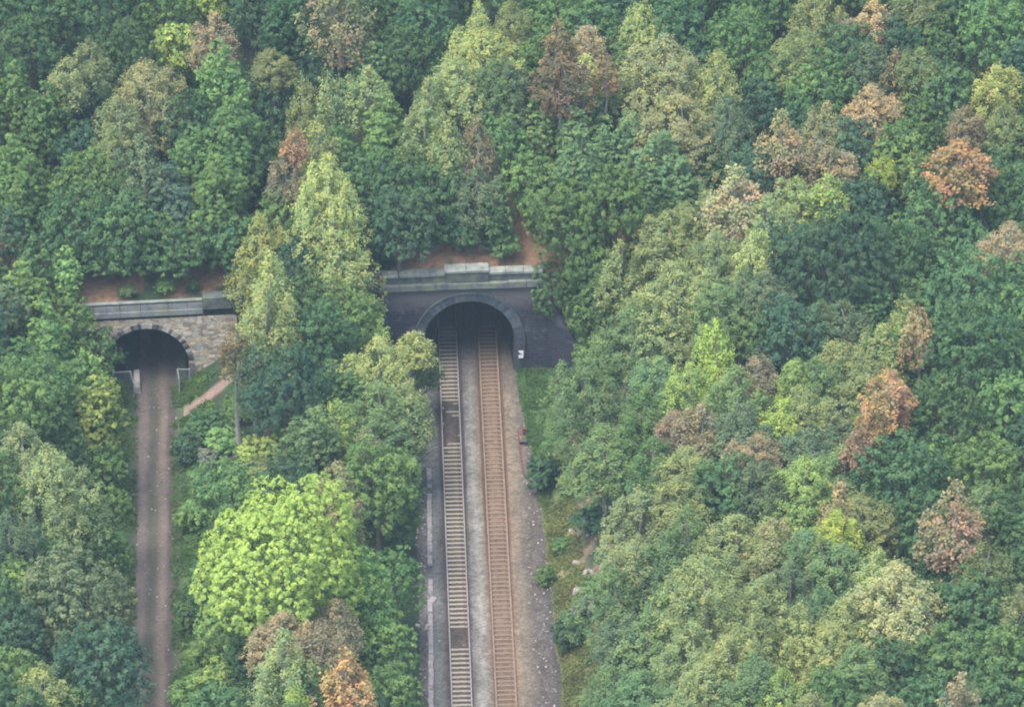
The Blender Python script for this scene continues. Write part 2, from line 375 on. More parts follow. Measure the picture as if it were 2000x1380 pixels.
def grid_sheet(name, xs, ys, zf, colf, mat):
    X, Y = np.meshgrid(xs, ys); x, y = X.ravel(), Y.ravel(); z = zf(x, y); nx, ny = len(xs), len(ys)
    i = np.arange(nx-1)[None, :]+np.arange(ny-1)[:, None]*nx
    F = np.stack([i, i+1, i+1+nx, i+nx], -1).reshape(-1, 4)
    me = np_mesh(name, np.stack([x, y, z], -1), F, mat, colf(x, y), smooth=False)
    o = link(name, me); o['kind'] = 'structure'; return o
def patch_cover(y, side):      # where loose ballast has buried the sleepers
    c = 0
    if side < 0:
        for py0, py1 in ((783, 868), (868, 902), (1228, 1262)):
            a = pix(880, py0)[1]; b = pix(880, py1)[1]; k = .6 if py0 == 868 else 1.0
            c = np.maximum(c, k*sstep(a+.5, a-.3, y)*sstep(b-.5, b+.3, y)*1.0)
    return c
def bed_z(x, y):
    n = fbm(x*2.2, y*2.2, 21, 3)-.5
    z = np.full_like(x, .0)
    for tc_, s in ((TL, -1), (TR, 1)):
        d = np.abs(x-tc_); inside = sstep(.78, .66, d); endz = sstep(.9, 1.0, d)*sstep(1.5, 1.35, d)
        z = z + inside*(-.07) + endz*(.035)
        z = z + inside*.08*patch_cover(y, s)*(.1+1.4*vnoise(x*1.6+s, y*1.3, 7))
    z = z + sstep(1.0, .2, np.abs(x))*.06
    z = z - sstep(3.3, 4.6, np.abs(x))*.22
    z = z + n*.05 + .02
    z = z + .42*sstep(-5.1, -5.8, x)*0
    return z
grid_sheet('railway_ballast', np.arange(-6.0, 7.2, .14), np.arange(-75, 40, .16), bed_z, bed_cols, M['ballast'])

def path_cols(d, y):
    keys = [-2.6, -1.75, -1.5, -.95, -.45, -.1, .2, .6, 1.0, 1.35, 1.7, 2.6]
    cs = [(70, 98, 60), (84, 82, 66), (120, 102, 94), (120, 104, 96), (94, 84, 74), (86, 86, 68), (92, 88, 68), (122, 104, 90), (124, 104, 92), (92, 78, 72), (82, 74, 66), (84, 104, 60)]
    wob = (fbm(d*.4+9, y*.3, 16)-.5)*.7
    cs = np.array([lin(*c) for c in cs]); o = np.stack([np.interp(d+wob, keys, cs[:, k]) for k in range(3)], -1)*.68; g = o.mean(1, keepdims=True); o = g+(o-g)*.66
    n = fbm(d*1.2, y*.7, 19)[:, None]; n = n*.6+.4*fbm(d*3, y*3, 29)[:, None]; o = o*(.6+.8*n)
    s = (sstep(-8, -1, y)*.35)[:, None]; o = o*(1-s)+np.array(lin(72, 66, 64))*s
    return o
def build_path():
    ds = np.arange(-2.6, 2.61, .2); ys = np.arange(-75, 42, .3)
    D, Y = np.meshgrid(ds, ys); d, y = D.ravel(), Y.ravel(); x = d+path_x(y)
    wid = (LYC-y)
    z = .02 - .05*(np.exp(-((d+1.0)/.45)**2)+np.exp(-((d-.9)/.45)**2)) + .05*(fbm(d*1.5, y*.9, 2)-.5) + sstep(1.6, 2.6, np.abs(d))*.25
    nx, ny = len(ds), len(ys); i = np.arange(nx-1)[None, :]+np.arange(ny-1)[:, None]*nx
    F = np.stack([i, i+1, i+1+nx, i+nx], -1).reshape(-1, 4)
    me = np_mesh('path', np.stack([x, y, z], -1), F, M['path'], path_cols(d*1.16, y), smooth=True)
    o = link('path', me); o['kind'] = 'structure'
    mb = MB(); a = LYC+.3; mb.box(LXC-4.2, LXC+4.2, a, 44, -.25, -.16); o = mb.build('tunnel_floor', M['path']); o['kind'] = 'structure'
    me = o.data; at = me.color_attributes.new('col', 'FLOAT_COLOR', 'POINT')
    for dd in at.data: dd.color = lin(70, 62, 58)+(1,)
build_path()

# rails
def rail(parent, x, mat_top, mat_side):
    mb = MB(); mb.box(x-.04, x+.04, RAILY0-14, 38, .115, .16); 
    o = mb.build('rail', mat_top, parent)
    s = MB(); s.box(x-.012, x+.012, RAILY0-14, 38, .02, .115); s.box(x-.07, x+.07, RAILY0-14, 38, -.0, .02); s.build('rail_web', mat_side, o)
sl_me = None
def sleeper_mesh(nm, mat):
    mb = MB(); mb.hexa([(-1.25, -.14, -.2), (1.25, -.14, -.2), (1.25, .14, -.2), (-1.25, .14, -.2), (-1.25, -.12, .0), (1.25, -.12, .0), (1.25, .12, .0), (-1.25, .12, .0)])
    o = mb.build(nm, mat); me = o.data; bpy.data.objects.remove(o); return me
SC = sleeper_mesh('sleeper', M['concrete']); SR = sleeper_mesh('rust_sleeper', M['rustsleeper'])
rnd = random.Random(5)
for xc, sme, top, side, lab in ((TL, SC, M['raildark'], M['raildark'], 'left hand railway track with pale concrete sleepers'),
                          (TR, SR, M['railrust'], M['railrust'], 'right hand railway track with rust brown sleepers')):
    t = thing('railway_track', lab, 'railway track', (0, 0, 0), 0)
    rail(t, xc-.7525, M['railtop'] if xc < 0 else top, side); rail(t, xc+.7525, M['railtop'] if xc < 0 else top, side)
    for k in range(100):
        y = RAILY0+k*.65
        o = link('sleeper', sme, t, (xc+rnd.uniform(-.02, .02), y+rnd.uniform(-.02, .02), rnd.uniform(-.015, .015)))
        o.rotation_euler = (0, 0, rnd.uniform(-.012, .012))

# ------------------------------------------------------------------ tunnel portals
rnd = random.Random(4)
def arch_pts(R, spring, n=40, foot=0.0, flare=0.0):
    """right foot -> crown -> left foot"""
    P = [(R-flare, foot)]
    for k in range(n+1):
        a = math.pi*k/n; P.append((R*math.cos(a), spring+R*math.sin(a)))
    P.append((-R+flare, foot)); return P
def arch_wall(mb, P, xl, xr, ztop, y0, y1, xlt=None, xrt=None, foot=-.4):
    """wall with an arched opening; front at y0, back at y1; xlt, xrt: top corners"""
    xlt = xl if xlt is None else xlt; xrt = xr if xrt is None else xrt
    T = []
    cr = len(P)//2
    for i, (x, z) in enumerate(P):
        if i == 0: T.append((xr, z))
        elif i == len(P)-1: T.append((xl, z))
        else:
            f = i/(len(P)-1)
            if f < .2: q = f/.2; T.append((xr+(xrt-xr)*q, z*(1-q)+ztop*q if q > 0 else z))
            elif f > .8: q = (1-f)/.2; T.append((xl+(xlt-xl)*q, z*(1-q)+ztop*q))
            else:
                q = (f-.2)/.6; T.append((xrt+(xlt-xrt)*q, ztop))
    b = len(mb.v); n = len(P)
    for y in (y0, y1):
        for (x, z) in P: mb.v.append((x, y, z))
        for (x, z) in T: mb.v.append((x, y, z))
    for i in range(n-1):
        mb.f.append((b+i, b+i+1, b+n+i+1, b+n+i))
        mb.f.append((b+2*n+i, b+3*n+i, b+3*n+i+1, b+2*n+i+1))
        mb.f.append((b+i, b+2*n+i, b+2*n+i+1, b+i+1))
        mb.f.append((b+n+i, b+n+i+1, b+3*n+i+1, b+3*n+i))
def ring(mb, Pi, Po, y0, y1):
    b = len(mb.v); n = len(Pi)
    for y in (y0, y1):
        for (x, z) in Pi: mb.v.append((x, y, z))
        for (x, z) in Po: mb.v.append((x, y, z))
    for i in range(n-1):
        mb.f.append((b+i, b+i+1, b+n+i+1, b+n+i)); mb.f.append((b+n+i, b+n+i+1, b+3*n+i+1, b+3*n+i)); mb.f.append((b+i, b+2*n+i, b+2*n+i+1, b+i+1))
    mb.f.append((b, b+n, b+3*n, b+2*n)); mb.f.append((b+n-1, b+3*n-1, b+4*n-1, b+2*n-1))
def voussoirs(Pi, Po, y0, y1, step, mat, parent, pal):
    r_ = random.Random(len(Pi)*7+int(Po[0][0]*100)); mb = MB(); cols = []
    for i in range(0, len(Pi)-1):
        a, b, c, d = [np.array(q) for q in (Pi[i], Pi[i+1], Po[i+1], Po[i])]
        g = .03; a2 = a+(b-a)*g; b2 = b+(a-b)*g; c2 = c+(d-c)*g; d2 = d+(c-d)*g; yy = y0+r_.uniform(-.02, .015)
        mb.hexa([(a2[0], yy, a2[1]), (d2[0], yy, d2[1]), (d2[0], y1, d2[1]), (a2[0], y1, a2[1]), (b2[0], yy, b2[1]), (c2[0], yy, c2[1]), (c2[0], y1, c2[1]), (b2[0], y1, b2[1])])
        k = r_.uniform(.8, 1.15); cols += [tuple(v*k for v in lin(*r_.choice(pal)))+(1,)]*8
    o = mb.build('arch_ring', mat, parent); at = o.data.color_attributes.new('col', 'FLOAT_COLOR', 'POINT')
    for dd, cc in zip(at.data, cols): dd.color = cc
    return o
def lining(mb, P, y0, y1):
    b = len(mb.v); n = len(P)
    for y in (y0, y1):
        for (x, z) in P: mb.v.append((x, y, z))
    for i in range(n-1): mb.f.append((b+i, b+n+i, b+n+i+1, b+i+1))
    mb.f.append(tuple(range(b+n, b+2*n)))

# main portal (local frame: x along the face, front at y = 0)
pm = thing('tunnel_portal', 'dark sooty brick railway tunnel portal over the two tracks', 'tunnel portal', (0, 0, 0), A_MAIN)
R, SP = 3.85, 2.85
P = arch_pts(R, SP, 44, -.4, .12)
mb = MB(); arch_wall(mb, P, -7.3, 7.6, 7.95, 0, .9, -7.1, 6.6); mb.build('facade_wall', M['mainwall'], pm)
P2 = arch_pts(R+.72, SP, 44, -.4, .12); voussoirs(arch_pts(R, SP, 44, -.4, .12), P2, -.13, -.002, 1, M['ringblocks'], pm, [(78, 84, 92), (66, 72, 80), (84, 88, 92), (70, 74, 80)])
P3 = arch_pts(R+.74, SP, 44, 1.2, .0); P4 = arch_pts(R+.86, SP, 44, 1.2, 0); mb = MB(); ring(mb, P3, P4, -.24, -.003); mb.build('hood_moulding', M['ring'], pm)
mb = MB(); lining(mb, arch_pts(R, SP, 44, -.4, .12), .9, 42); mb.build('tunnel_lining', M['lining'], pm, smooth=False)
mb = MB()
for k in range(9):
    x0 = -7.35+k*1.52; mb.box(x0+.008, x0+1.512, -.38+rnd.uniform(-.03, .03), .93, 7.95+.002, 8.53+rnd.uniform(-.03, .03))
mb.build('cornice', M['cornice'], pm, bev=.03)
mb = MB(); mb.box(-7.2, -1.95, -.02, .85, 8.55, 9.12); mb.box(1.65, 6.2, -.02, .85, 8.55, 9.12); mb.build('parapet', M['parstone'], pm, bev=.02)
for k, (a, b) in enumerate(((-7.25, -5.9), (-5.78, -4.4), (-4.38, -3.2), (-3.18, -1.97), (1.67, 3.1), (3.12, 4.6), (4.62, 6.25))):
    mb = MB(); mb.box(a, b, -.13+.01*(k % 2), .92, 9.12, 9.36+.015*(k % 3)); mb.build('coping', M['coping'], pm, bev=.03)
mb = MB(); mb.box(-1.95, 1.65, -.22, .95, 8.552, 9.46); mb.build('central_block', M['parstone'], pm, bev=.03)
mb = MB(); mb.box(-2.02, -.2, -.32, 1.0, 9.46, 9.72); mb.box(-.19, 1.72, -.32, 1.0, 9.46, 9.735); mb.build('block_coping', M['coping'], pm, bev=.04)
# splayed, battered wing wall on the right and a shorter one on the left
mb = MB()
mb.hexa([(7.1, -.02, -.4), (9.9, -1.9, -.4), (10.3, -1.0, -.4), (7.2, .8, -.4), (6.3, -.02, 7.5), (9.0, -1.75, 3.0), (9.4, -.9, 3.0), (6.4, .8, 7.5)])
mb.build('wing_wall', M['mainwall'], pm)
mb = MB()
mb.hexa([(-9.6, -1.2, -.4), (-7.25, -.02, -.4), (-7.2, .8, -.4), (-9.7, 0, -.4), (-8.3, -.8, 4.6), (-6.9, -.02, 7.0), (-6.9, .8, 7.0), (-8.5, 0, 4.6)])
mb.build('wing_wall', M['mainwall'], pm)

# left portal
pl = thing('tunnel_portal', 'buff stone arched portal of the disused tunnel over the earth trackbed', 'tunnel portal', (LXC, LYC, 0), A_LEFT)
R2, SP2 = 3.6, 1.8
P = arch_pts(R2, SP2, 40, -.4, 0); mb = MB(); arch_wall(mb, P, -5.9, 7.7, 6.25, 0, .9, -5.9, 7.7); mb.build('facade_wall', M['leftwall'], pl)
voussoirs(P, arch_pts(R2+.42, SP2, 40, -.4, 0), -.10, -.002, 1, M['ringblocks'], pl, [(140, 138, 134), (104, 102, 102), (84, 82, 86), (156, 150, 140), (60, 60, 66)])
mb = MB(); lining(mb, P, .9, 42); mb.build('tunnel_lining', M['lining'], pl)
mb = MB(); mb.box(-6.0, 4.9, .06, .8, 6.252, 6.55); mb.box(4.95, 8.4, .06, .8, 6.252, 7.0); mb.build('string_course', M['darkiron'], pl)
mb = MB()
x0 = -6.1
for k, wd in enumerate((1.9, 2.2, 1.7, 2.3, 1.6, 1.3)):
    mb.box(x0+.01, x0+wd-.01, -.14+.012*(k % 2), .85, 6.552, 7.05); mb.box(x0+.02, x0+wd-.015, -.03, .8, 7.06, 7.6); x0 += wd
mb.build('parapet', M['greyboard'], pl, bev=.02)
mb = MB(); mb.box(-6.1, 4.88, -.05, .35, 7.78, 7.87); 
for k in range(6): mb.box(-5.9+k*2.1, -5.8+k*2.1, .02, .12, 7.602, 7.778)
mb.build('top_rail', M['coping'], pl)
mb = MB(); mb.box(4.92, 7.3, -.25, .9, 7.01, 8.1); mb.box(7.32, 8.6, -.1, .9, 7.01, 8.15); mb.build('raised_block', M['parstone'], pl, bev=.03)

# fences beside the left tunnel mouth
def side_fence(label, pts, hgt):
    t = thing('metal_fence', label, 'fence', tuple(pts[0]), 0)
    p = [np.array(q)-np.array(pts[0]) for q in pts]
    for a, b in zip(p[:-1], p[1:]):
        mb = MB(); mb.tube([a+[0, 0, hgt], b+[0, 0, hgt]], .05); mb.build('top_rail', M['metalgrey'], t)
        L = np.linalg.norm(b-a); n = max(2, int(L/.13)); mb = MB(); d = (b-a)/L
        for k in range(1, n):
            q = a+(b-a)*k/n; mb.box(q[0]-.035, q[0]+.035, q[1]-.012, q[1]+.012, .02, hgt-.06)
        mb.build('pales', M['panelgrey'], t)
    for q in p:
        mb = MB(); mb.box(q[0]-.06, q[0]+.06, q[1]-.06, q[1]+.06, -.3, hgt+.06); mb.build('post', M['metalgrey'], t)
a = pix(371, 748); b = pix(348, 750); c = pix(351, 772)
side_fence('grey metal fence right of the disused tunnel mouth', [(a[0], a[1]-.35, 0), (b[0], b[1]-.2, 0), (c[0], c[1], 0)], 1.55)
a = pix(222, 752); b = pix(256, 752); c = pix(262, 778)
side_fence('grey metal fence left of the disused tunnel mouth', [(a[0], a[1]-.4, 0), (b[0], b[1]-.2, 0), (c[0], c[1], 0)], 1.45)
q = pix(268, 752)
mb = MB(); mb.hexa([(-.38, -1.3, -.2), (.42, -1.5, -.2), (.3, 1.2, -.2), (-.4, 1.2, -.2), (-.3, -1.1, .45), (.3, -1.2, .5), (.2, 1.1, .95), (-.3, 1.1, .9)])
o = mb.build('concrete_block', M['trough'], None, bev=.06); o.location = (q[0], q[1], 0); tag(o, 'sloping pale concrete block at the left foot of the disused tunnel', 'concrete block')
# timber fence at the left end of the main parapet
t = thing('timber_fence', 'short weathered vertical board fence at left end of the main parapet', 'fence', (-8.0, -.45, 0), A_MAIN)
mb = MB()
for k in range(8): mb.box(-.62+k*.165, -.62+k*.165+.135, -.02, .02, 7.85, 9.75+.04*(k % 3))
mb.build('boards', M['timber'], t)
mb = MB(); mb.box(-.68, .74, .022, .08, 8.2, 8.32); mb.box(-.68, .74, .022, .08, 9.3, 9.42); mb.build('crossbar', M['timber'], t)
for xx in (-.6, .62):
    mb = MB(); mb.box(xx-.06, xx+.06, .082, .2, 5.2, 9.5); mb.build('post', M['timber'], t)

# little white signs on the portal
def sign(px, py, zz, yy, label):
    p = pix(px, py, zz)
    t = thing('small_sign', label, 'sign', (p[0], yy, zz), A_MAIN)
    mb = MB(); mb.box(-.20, .20, -.03, 0, -.36, .36); mb.build('sign_plate', M['white'], t, bev=.01)
    mb = MB(); mb.box(-.20, .07, -.038, -.0302, -.02, .07); mb.box(-.2, -.09, -.038, -.0302, .07, .2); mb.build('dark_mark', M['black'], t)
    mb = MB(); mb.box(-.03, .03, .002, .14, -.06, .0); mb.build('bracket', M['darkiron'], t)
p = pix(1018, 700, 1.6)
sign(1018, 700, 1.5, p[0]*math.tan(A_MAIN)-.30, 'small white sign on the right foot of the main tunnel arch')
sign(812, 707, 1.5, -4.6*math.tan(A_MAIN)-.45, 'small white sign left of the main tunnel arch behind the birch')

# trackside things
t = thing('cable_trough', 'pale concrete cable trough running left of the tracks', 'cable trough', (0, 0, 0))
p0 = pix(838, 915); k = 0; yy = p0[1]; r_ = random.Random(3)
mb = None
segs = []
while yy > -60:
    x = pix(838 - (915-py_)*0 if False else 838, 915)[0] + (yy-p0[1])*.012 + r_.uniform(-.03, .03)
    L = 1.0
    hide = (pix(838, 1100)[1] > yy > pix(838, 1130)[1]) or (pix(838, 940)[1] > yy > pix(838, 955)[1])
    if not hide:
        mb = MB(); mb.box(x-.19, x+.19, yy-L+.02, yy, -.22, .10+r_.uniform(-.04, .02)); mb.build('lid', M['trough'], t, bev=.015)
    yy -= L
p = pix(826, 916)
mb = MB(); mb.tube([(-.75, .0, .28), (.55, 0, .28)], .05); mb.tube([(-.75, 0, .28), (-.75, 0, -.2)], .04); mb.tube([(.55, 0, .28), (.55, 0, -.2)], .04)
o = mb.build('pipe', M['trough']); o.location = (p[0], p[1], 0); tag(o, 'pale horizontal pipe at the tunnel end of the cable trough', 'pipe')
a = pix(1009, 838); b = pix(1024, 925)
mb = MB(); mb.box(-.06, .06, 0, a[1]-b[1], 0, .14)
o = mb.build('spare_rail', M['rust'], None); o.location = (b[0]-.1, b[1], -.16); o.rotation_euler = (0, 0, 0.03); tag(o, 'rusty spare rail lying on the ballast right of the tracks', 'rail')
p = pix(1027, 865); mb = MB(); mb.box(-.55, .55, -.07, .07, 0, .16); o = mb.build('iron_bar', M['darkiron'], None); o.location = (p[0], p[1], -.05); tag(o, 'short black bar lying across the ballast edge by the grass verge', 'bar')
p = pix(1024, 845); mb = MB(); mb.box(-.16, .16, -.12, .12, -.2, .5); mb.box(-.2, .2, -.15, .15, .5, .56); o = mb.build('lineside_box', M['rust'], None, bev=.015); o.location = (p[0], p[1], -.1); tag(o, 'small rusty box standing beside the spare rail', 'box')
# loose slabs and stones
rr = random.Random(11)
for i, (px, py, s, lab) in enumerate(((846, 1182, .5, 'broken pale slab left of the tracks beside the trough'), (839, 1232, .42, 'upright pale broken slab left of the tracks'), (841, 1248, .3, 'low pale slab just below the upright slab'),
        (858, 1262, .28, 'small grey stone at the edge of the left ballast'), (815, 1222, .3, 'buff stone lying under the left bank trees'), (1130, 1155, .55, 'pinkish rock low on the right cutting bank'), (1150, 1120, .5, 'grey white rock on the right cutting bank'),
        (1125, 1100, .4, 'dull grey rock above the pinkish one on the bank'), (1108, 1015, .35, 'pinkish stone near the top of the bare bank'))):
    pz = 0.0
    for _ in range(8):
        p = pix(px, py, pz); pz = float(zt(p[0], p[1]))
    mb = MB(); j = lambda: rr.uniform(.75, 1.2)
    if px < 900: pz = max(pz, -.12)
    mb.hexa([(-s*j(), -s*.7*j(), -.15), (s*j(), -s*.7*j(), -.15), (s*j(), s*.7*j(), -.15), (-s*j(), s*.7*j(), -.15), (-s*.7*j(), -s*.5*j(), s*.5), (s*.7*j(), -s*.5*j(), s*.6), (s*.7*j(), s*.5*j(), s*.7), (-s*.7*j(), s*.5*j(), s*.5)])
    o = mb.build('stone', M['trough'] if px < 900 else M['rock'], None, bev=.08); o.location = (p[0], p[1], pz); o.rotation_euler = (0, 0, rr.uniform(-1, 1)); tag(o, lab, 'stone', 'loose stones along the cutting')

# ------------------------------------------------------------------ foliage meshes
def rand_dirs(rg, n):
    v = rg.normal(size=(n, 3)); return v/np.linalg.norm(v, axis=1, keepdims=True)
def nrm(v): return v/(np.linalg.norm(v, axis=-1, keepdims=True)+1e-9)
def leaves(rg, P, Nn, size, tint):
    """rhombic leaf sprays at P facing Nn"""
    n = len(P); a = rand_dirs(rg, n); U = nrm(np.cross(Nn, a)); V = np.cross(Nn, U)
    s = (size*rg.uniform(.7, 1.35, n))[:, None]; asp = rg.uniform(.55, .95, n)[:, None]
    f = (rg.uniform(-.35, .35, n))[:, None]
    q = np.stack([P-U*s, P-V*s*asp+Nn*s*f, P+U*s, P+V*s*asp+Nn*s*f], 1).reshape(-1, 3)
    F = np.arange(4*n).reshape(n, 4); c = np.repeat(tint, 4, axis=0)
    return q, F, c
def tints(rg, n, clump, k=.22):
    b = (1+k*(clump-.5)*2.4+rg.uniform(-.13, .13, n))
    h = rg.uniform(-.08, .08, n)+.22*(clump-.45)
    return np.clip(np.stack([b*(1+h), b, b*(1-h*1.2)], -1), .2, 2.2)
def lobes_broad(rg, R, H):
    L = []; n = max(9, int(7+R*2.6))
    L.append((0, 0, H*.52, R*.55))
    ga = 2.399963; off = rg.uniform(0, 6)
    for i in range(n):
        t = (i+.5)/n; zz = 1-1.45*t; r = math.sqrt(max(0, 1-zz*zz)); ph = off+i*ga+rg.uniform(-.35, .35)
        lr = R*rg.uniform(.26, .40)*(1 if n < 16 else .9); k = rg.uniform(.88, 1.08)
        L.append(((R-lr)*k*r*math.cos(ph), (R-lr)*k*r*math.sin(ph), H*.5+(H*.5-lr*.8)*k*zz, lr))
    return L
def lobes_ash(rg, R, H):
    L = []
    for s in range(rg.integers(3, 5)):
        a = rg.uniform(0, 6.28); d = R*rg.uniform(.3, .62) if s else 0; top = H*(1 if s == 0 else rg.uniform(.66, .9)); rs = R*(.68 if s == 0 else rg.uniform(.45, .6))
        nz = int(top/(rs*.5))+2
        for k in range(nz):
            t = k/(nz-1.0); wr = math.sqrt(max(0, 1-((t-.42)/.62)**2))*.9+.1; lr = rs*.42*(1.15-t*.5); ph = rg.uniform(0, 6.28)
            for j in range(3 if t < .8 else 1):
                pj = ph+j*2.1; rad = max(0, rs*wr-lr)*rg.uniform(.7, 1.1) if t < .95 else 0
                L.append((d*math.cos(a)+rad*math.cos(pj), d*math.sin(a)+rad*math.sin(pj), H*.1+(top-H*.1-lr)*t+rg.uniform(-.3, .3)*lr, lr*rg.uniform(.75, 1.25)))
    return L
def crown_clumped(rg, L, R, H, cl, leaf, dens, sub):
    """leafy lobes made of small sprays, dense outside, some leaves within"""
    L = np.array(L); Ps = []; Ns = []; Ts = []
    ctr = np.array([0, 0, H*.4])
    for li, (x, y, z, lr) in enumerate(L):
        c = np.array([x, y, z]); n = int(max(10, 4*math.pi*lr*lr/(cl*cl*1.9)))
        i = np.arange(n)+.5; ph = np.arccos(1-2*i/n); th = math.pi*(1+5**.5)*i+rg.uniform(0, 6)
        d = np.stack([np.cos(th)*np.sin(ph), np.sin(th)*np.sin(ph), np.cos(ph)], -1); d = nrm(d+rg.normal(size=d.shape)*.22)
        cc = c+d*(lr*rg.uniform(.82, 1.12, n))[:, None]
        keep = d[:, 2] > -.55
        for lj, (a, b_, e, r2) in enumerate(L):
            if lj != li: keep &= np.linalg.norm(cc-np.array([a, b_, e]), axis=1) > r2*.82
        keep &= rg.random(n) < dens
        cc, d = cc[keep], d[keep]
        if len(cc) == 0: continue
        ck = rg.random(len(cc)); m = sub
        rc = cl*rg.uniform(.55, 1.0, len(cc))
        D = rand_dirs(rg, len(cc)*m).reshape(len(cc), m, 3)
        out = nrm(cc-ctr)[:, None, :]
        D = nrm(D+.55*d[:, None, :]+np.array([0, 0, .35]))
        P = cc[:, None, :]+D*(rc[:, None]*rg.uniform(.35, 1.0, (len(cc), m)))[:, :, None]*np.array([1, 1, .75])
        Nn = nrm(D*.7+out*.35+np.array([0, 0, .45])+rg.normal(size=D.shape)*.30)
        Ps.append(P.reshape(-1, 3)); Ns.append(Nn.reshape(-1, 3)); Ts.append(tints(rg, len(cc)*m, np.repeat(ck, m)))
        # inner leaves
        k = int(18+lr*lr*26); di = rand_dirs(rg, k); Ps.append(c+di*lr*rg.uniform(.3, .72, k)[:, None]); Ns.append(nrm(di+rg.normal(size=di.shape)*.5)); Ts.append(tints(rg, k, rg.random(k))*1.0)
        szi = None
    P = np.concatenate(Ps); Nn = np.concatenate(Ns); T = np.concatenate(Ts)
    sz = np.full(len(P), leaf)
    return leaves_sz(rg, P, Nn, sz, T)
def leaves_sz(rg, P, Nn, sz, T): return leaves(rg, P, Nn, sz, T)
def crown_birch(rg, R, H, leaf, dens=1.0, spires=4, droop=1.0, patchy=0):
    """pointed, fine leaved crown of hanging sprays on several leaders"""
    Ps = []; Ns = []; Ts = []
    S = [(0, 0, H, R*.78)]
    off = rg.uniform(0, 6)
    for s in range(spires):
        a = off+s*6.28/spires+rg.uniform(-.5, .5); d = R*rg.uniform(.42, .66); S.append((d*math.cos(a), d*math.sin(a), H*rg.uniform(.6, .9), R*rg.uniform(.4, .56)))
    for (sx, sy, top, rs) in S:
        n = int(dens*(10+top*rs*6.8))
        t = rg.random(n)**.85; prof = np.where(t < .35, .65+.35*t/.35, np.clip(1-((t-.35)/.65)**1.5, 0, 1)**.8)
        lump = .75+.45*np.abs(np.sin(t*top*1.3+rg.uniform(0, 6)))
        th = rg.uniform(0, 6.283, n); rr_ = rs*prof*lump*np.sqrt(rg.uniform(.35, 1.0, n))
        c = np.stack([sx+rr_*np.cos(th), sy+rr_*np.sin(th), top*(.05+.95*t)], -1)
        outd = np.stack([np.cos(th), np.sin(th), np.full(n, .45)], -1); ck = rg.random(n); m = 15 if patchy else 24
        dl = rg.uniform(.45, 1.0, n)*droop
        hz = rg.random((n, m)); off_ = rg.normal(size=(n, m, 3))*np.array([.15, .15, .10])
        P = c[:, None, :]+off_; P[:, :, 2] -= hz*dl[:, None]; P += outd[:, None, :]*(1-hz)[:, :, None]*.08
        Nn = nrm(nrm(outd)[:, None, :]*.65+np.array([0, 0, .5])+rg.normal(size=P.shape)*.28)
        tt = tints(rg, n*m, np.repeat(ck, m), .16)
        if patchy:
            g_ = sstep(.35, .65, fbm(c[:, 0]*.8+c[:, 2]*.3, c[:, 1]*.8+c[:, 2]*.5, patchy)); g_ = np.repeat(np.clip(g_+rg.uniform(-.2, .2, n), 0, 1), m)[:, None]; tt = tt*(np.array([.86, 1.06, .80])*g_+np.array([1.08, .96, .95])*(1-g_))
        Ps.append(P.reshape(-1, 3)); Ns.append(Nn.reshape(-1, 3)); Ts.append(tt)
    P = np.concatenate(Ps); Nn = np.concatenate(Ns); T = np.concatenate(Ts)
    return leaves(rg, P, Nn, np.full(len(P), leaf), T), S
def trunk_mesh(name, rg, R, H, crownH, tips, mat):
    """trunk from 0 to total height H (crown occupies the top crownH), limbs to given tips (in crown frame)"""
    mb = MB(); r0 = .07+.018*H; z0 = H-crownH
    pts = []; n = 6
    for k in range(n+1):
        t = k/n; pts.append((rg.normal()*.06*k*.4, rg.normal()*.06*k*.4, -0.6+(H*.93+.6)*t))
    mb.tube(pts, [r0*(1-.9*k/n)+.01 for k in range(n+1)], 7)
    for (x, y, z) in tips:
        s = max(z0*.8, z0+z*.35-math.hypot(x, y)*.5); s = min(s, H*.85)
        a = np.array([0, 0, s]); e = np.array([x, y, z0+z]); mid = (a+e)/2+np.array([0, 0, -.12*np.linalg.norm(e-a)])+rg.normal(size=3)*.08
        rb = r0*.38*(1-s/H)+.02
        mb.tube([a, mid, e], [rb, rb*.65, rb*.2], 5)
    me = bpy.data.meshes.new(name); me.from_pydata(mb.v, [], mb.f); me.update(); me.materials.append(mat)
    return me
PROTO = {}
def add_proto(kind, W, seed):
    rg = np.random.default_rng(seed); R = W/2
    if kind in 'bs':
        H = W*(.86 if kind == 'b' else .8); L = lobes_broad(rg, R, H)
        q, F, c = crown_clumped(rg, L, R, H, .36+.012*W, .092+.001*W, .93, 21); tips = [(a, b, e) for (a, b, e, r) in L[1:12]]
    elif kind == 'a':
        H = W*1.35; L = lobes_ash(rg, R, H)
        q, F, c = crown_clumped(rg, L, R, H, .36, .094, .88, 21); tips = [(a, b, e) for (a, b, e, r) in L[::4]][:14]
    elif kind == 'r':
        H = W*1.45; (q, F, c), S = crown_birch(rg, R, H, .082, 1.0, 5); tips = [(a, b, t*.9) for (a, b, t, r) in S[1:]]
    elif kind == 'd':
        H = W*1.4; (q, F, c), S = crown_birch(rg, R, H, .10, .88, 5, .8, seed); tips = [(a, b, t*.95) for (a, b, t, r) in S[1:]]+[(R*.7*math.cos(k), R*.7*math.sin(k), H*(.25+.1*k)) for k in range(6)]
    elif kind == 'L':
        H = W*.82; L = lobes_broad(rg, R, H); L = [L[0]]+[(x*q, y*q, z*(.9+.1*q)+rg.uniform(-.5, .3), r*rg.uniform(.7, 1.2)) for (x, y, z, r) in L[1:] for q in (rg.uniform(.86, 1.10),)]
        q, F, c = crown_clumped(rg, L, R, H, .40, .098, .92, 26); c = .5*c+.5*c.mean(0); tips = [(a, b, e) for (a, b, e, r) in L[1:16]]
    me = np_mesh('crown', q, F, M['leaf'], c)
    PROTO.setdefault(kind, []).append((W, H, me, tips, rg))
sd_ = 100
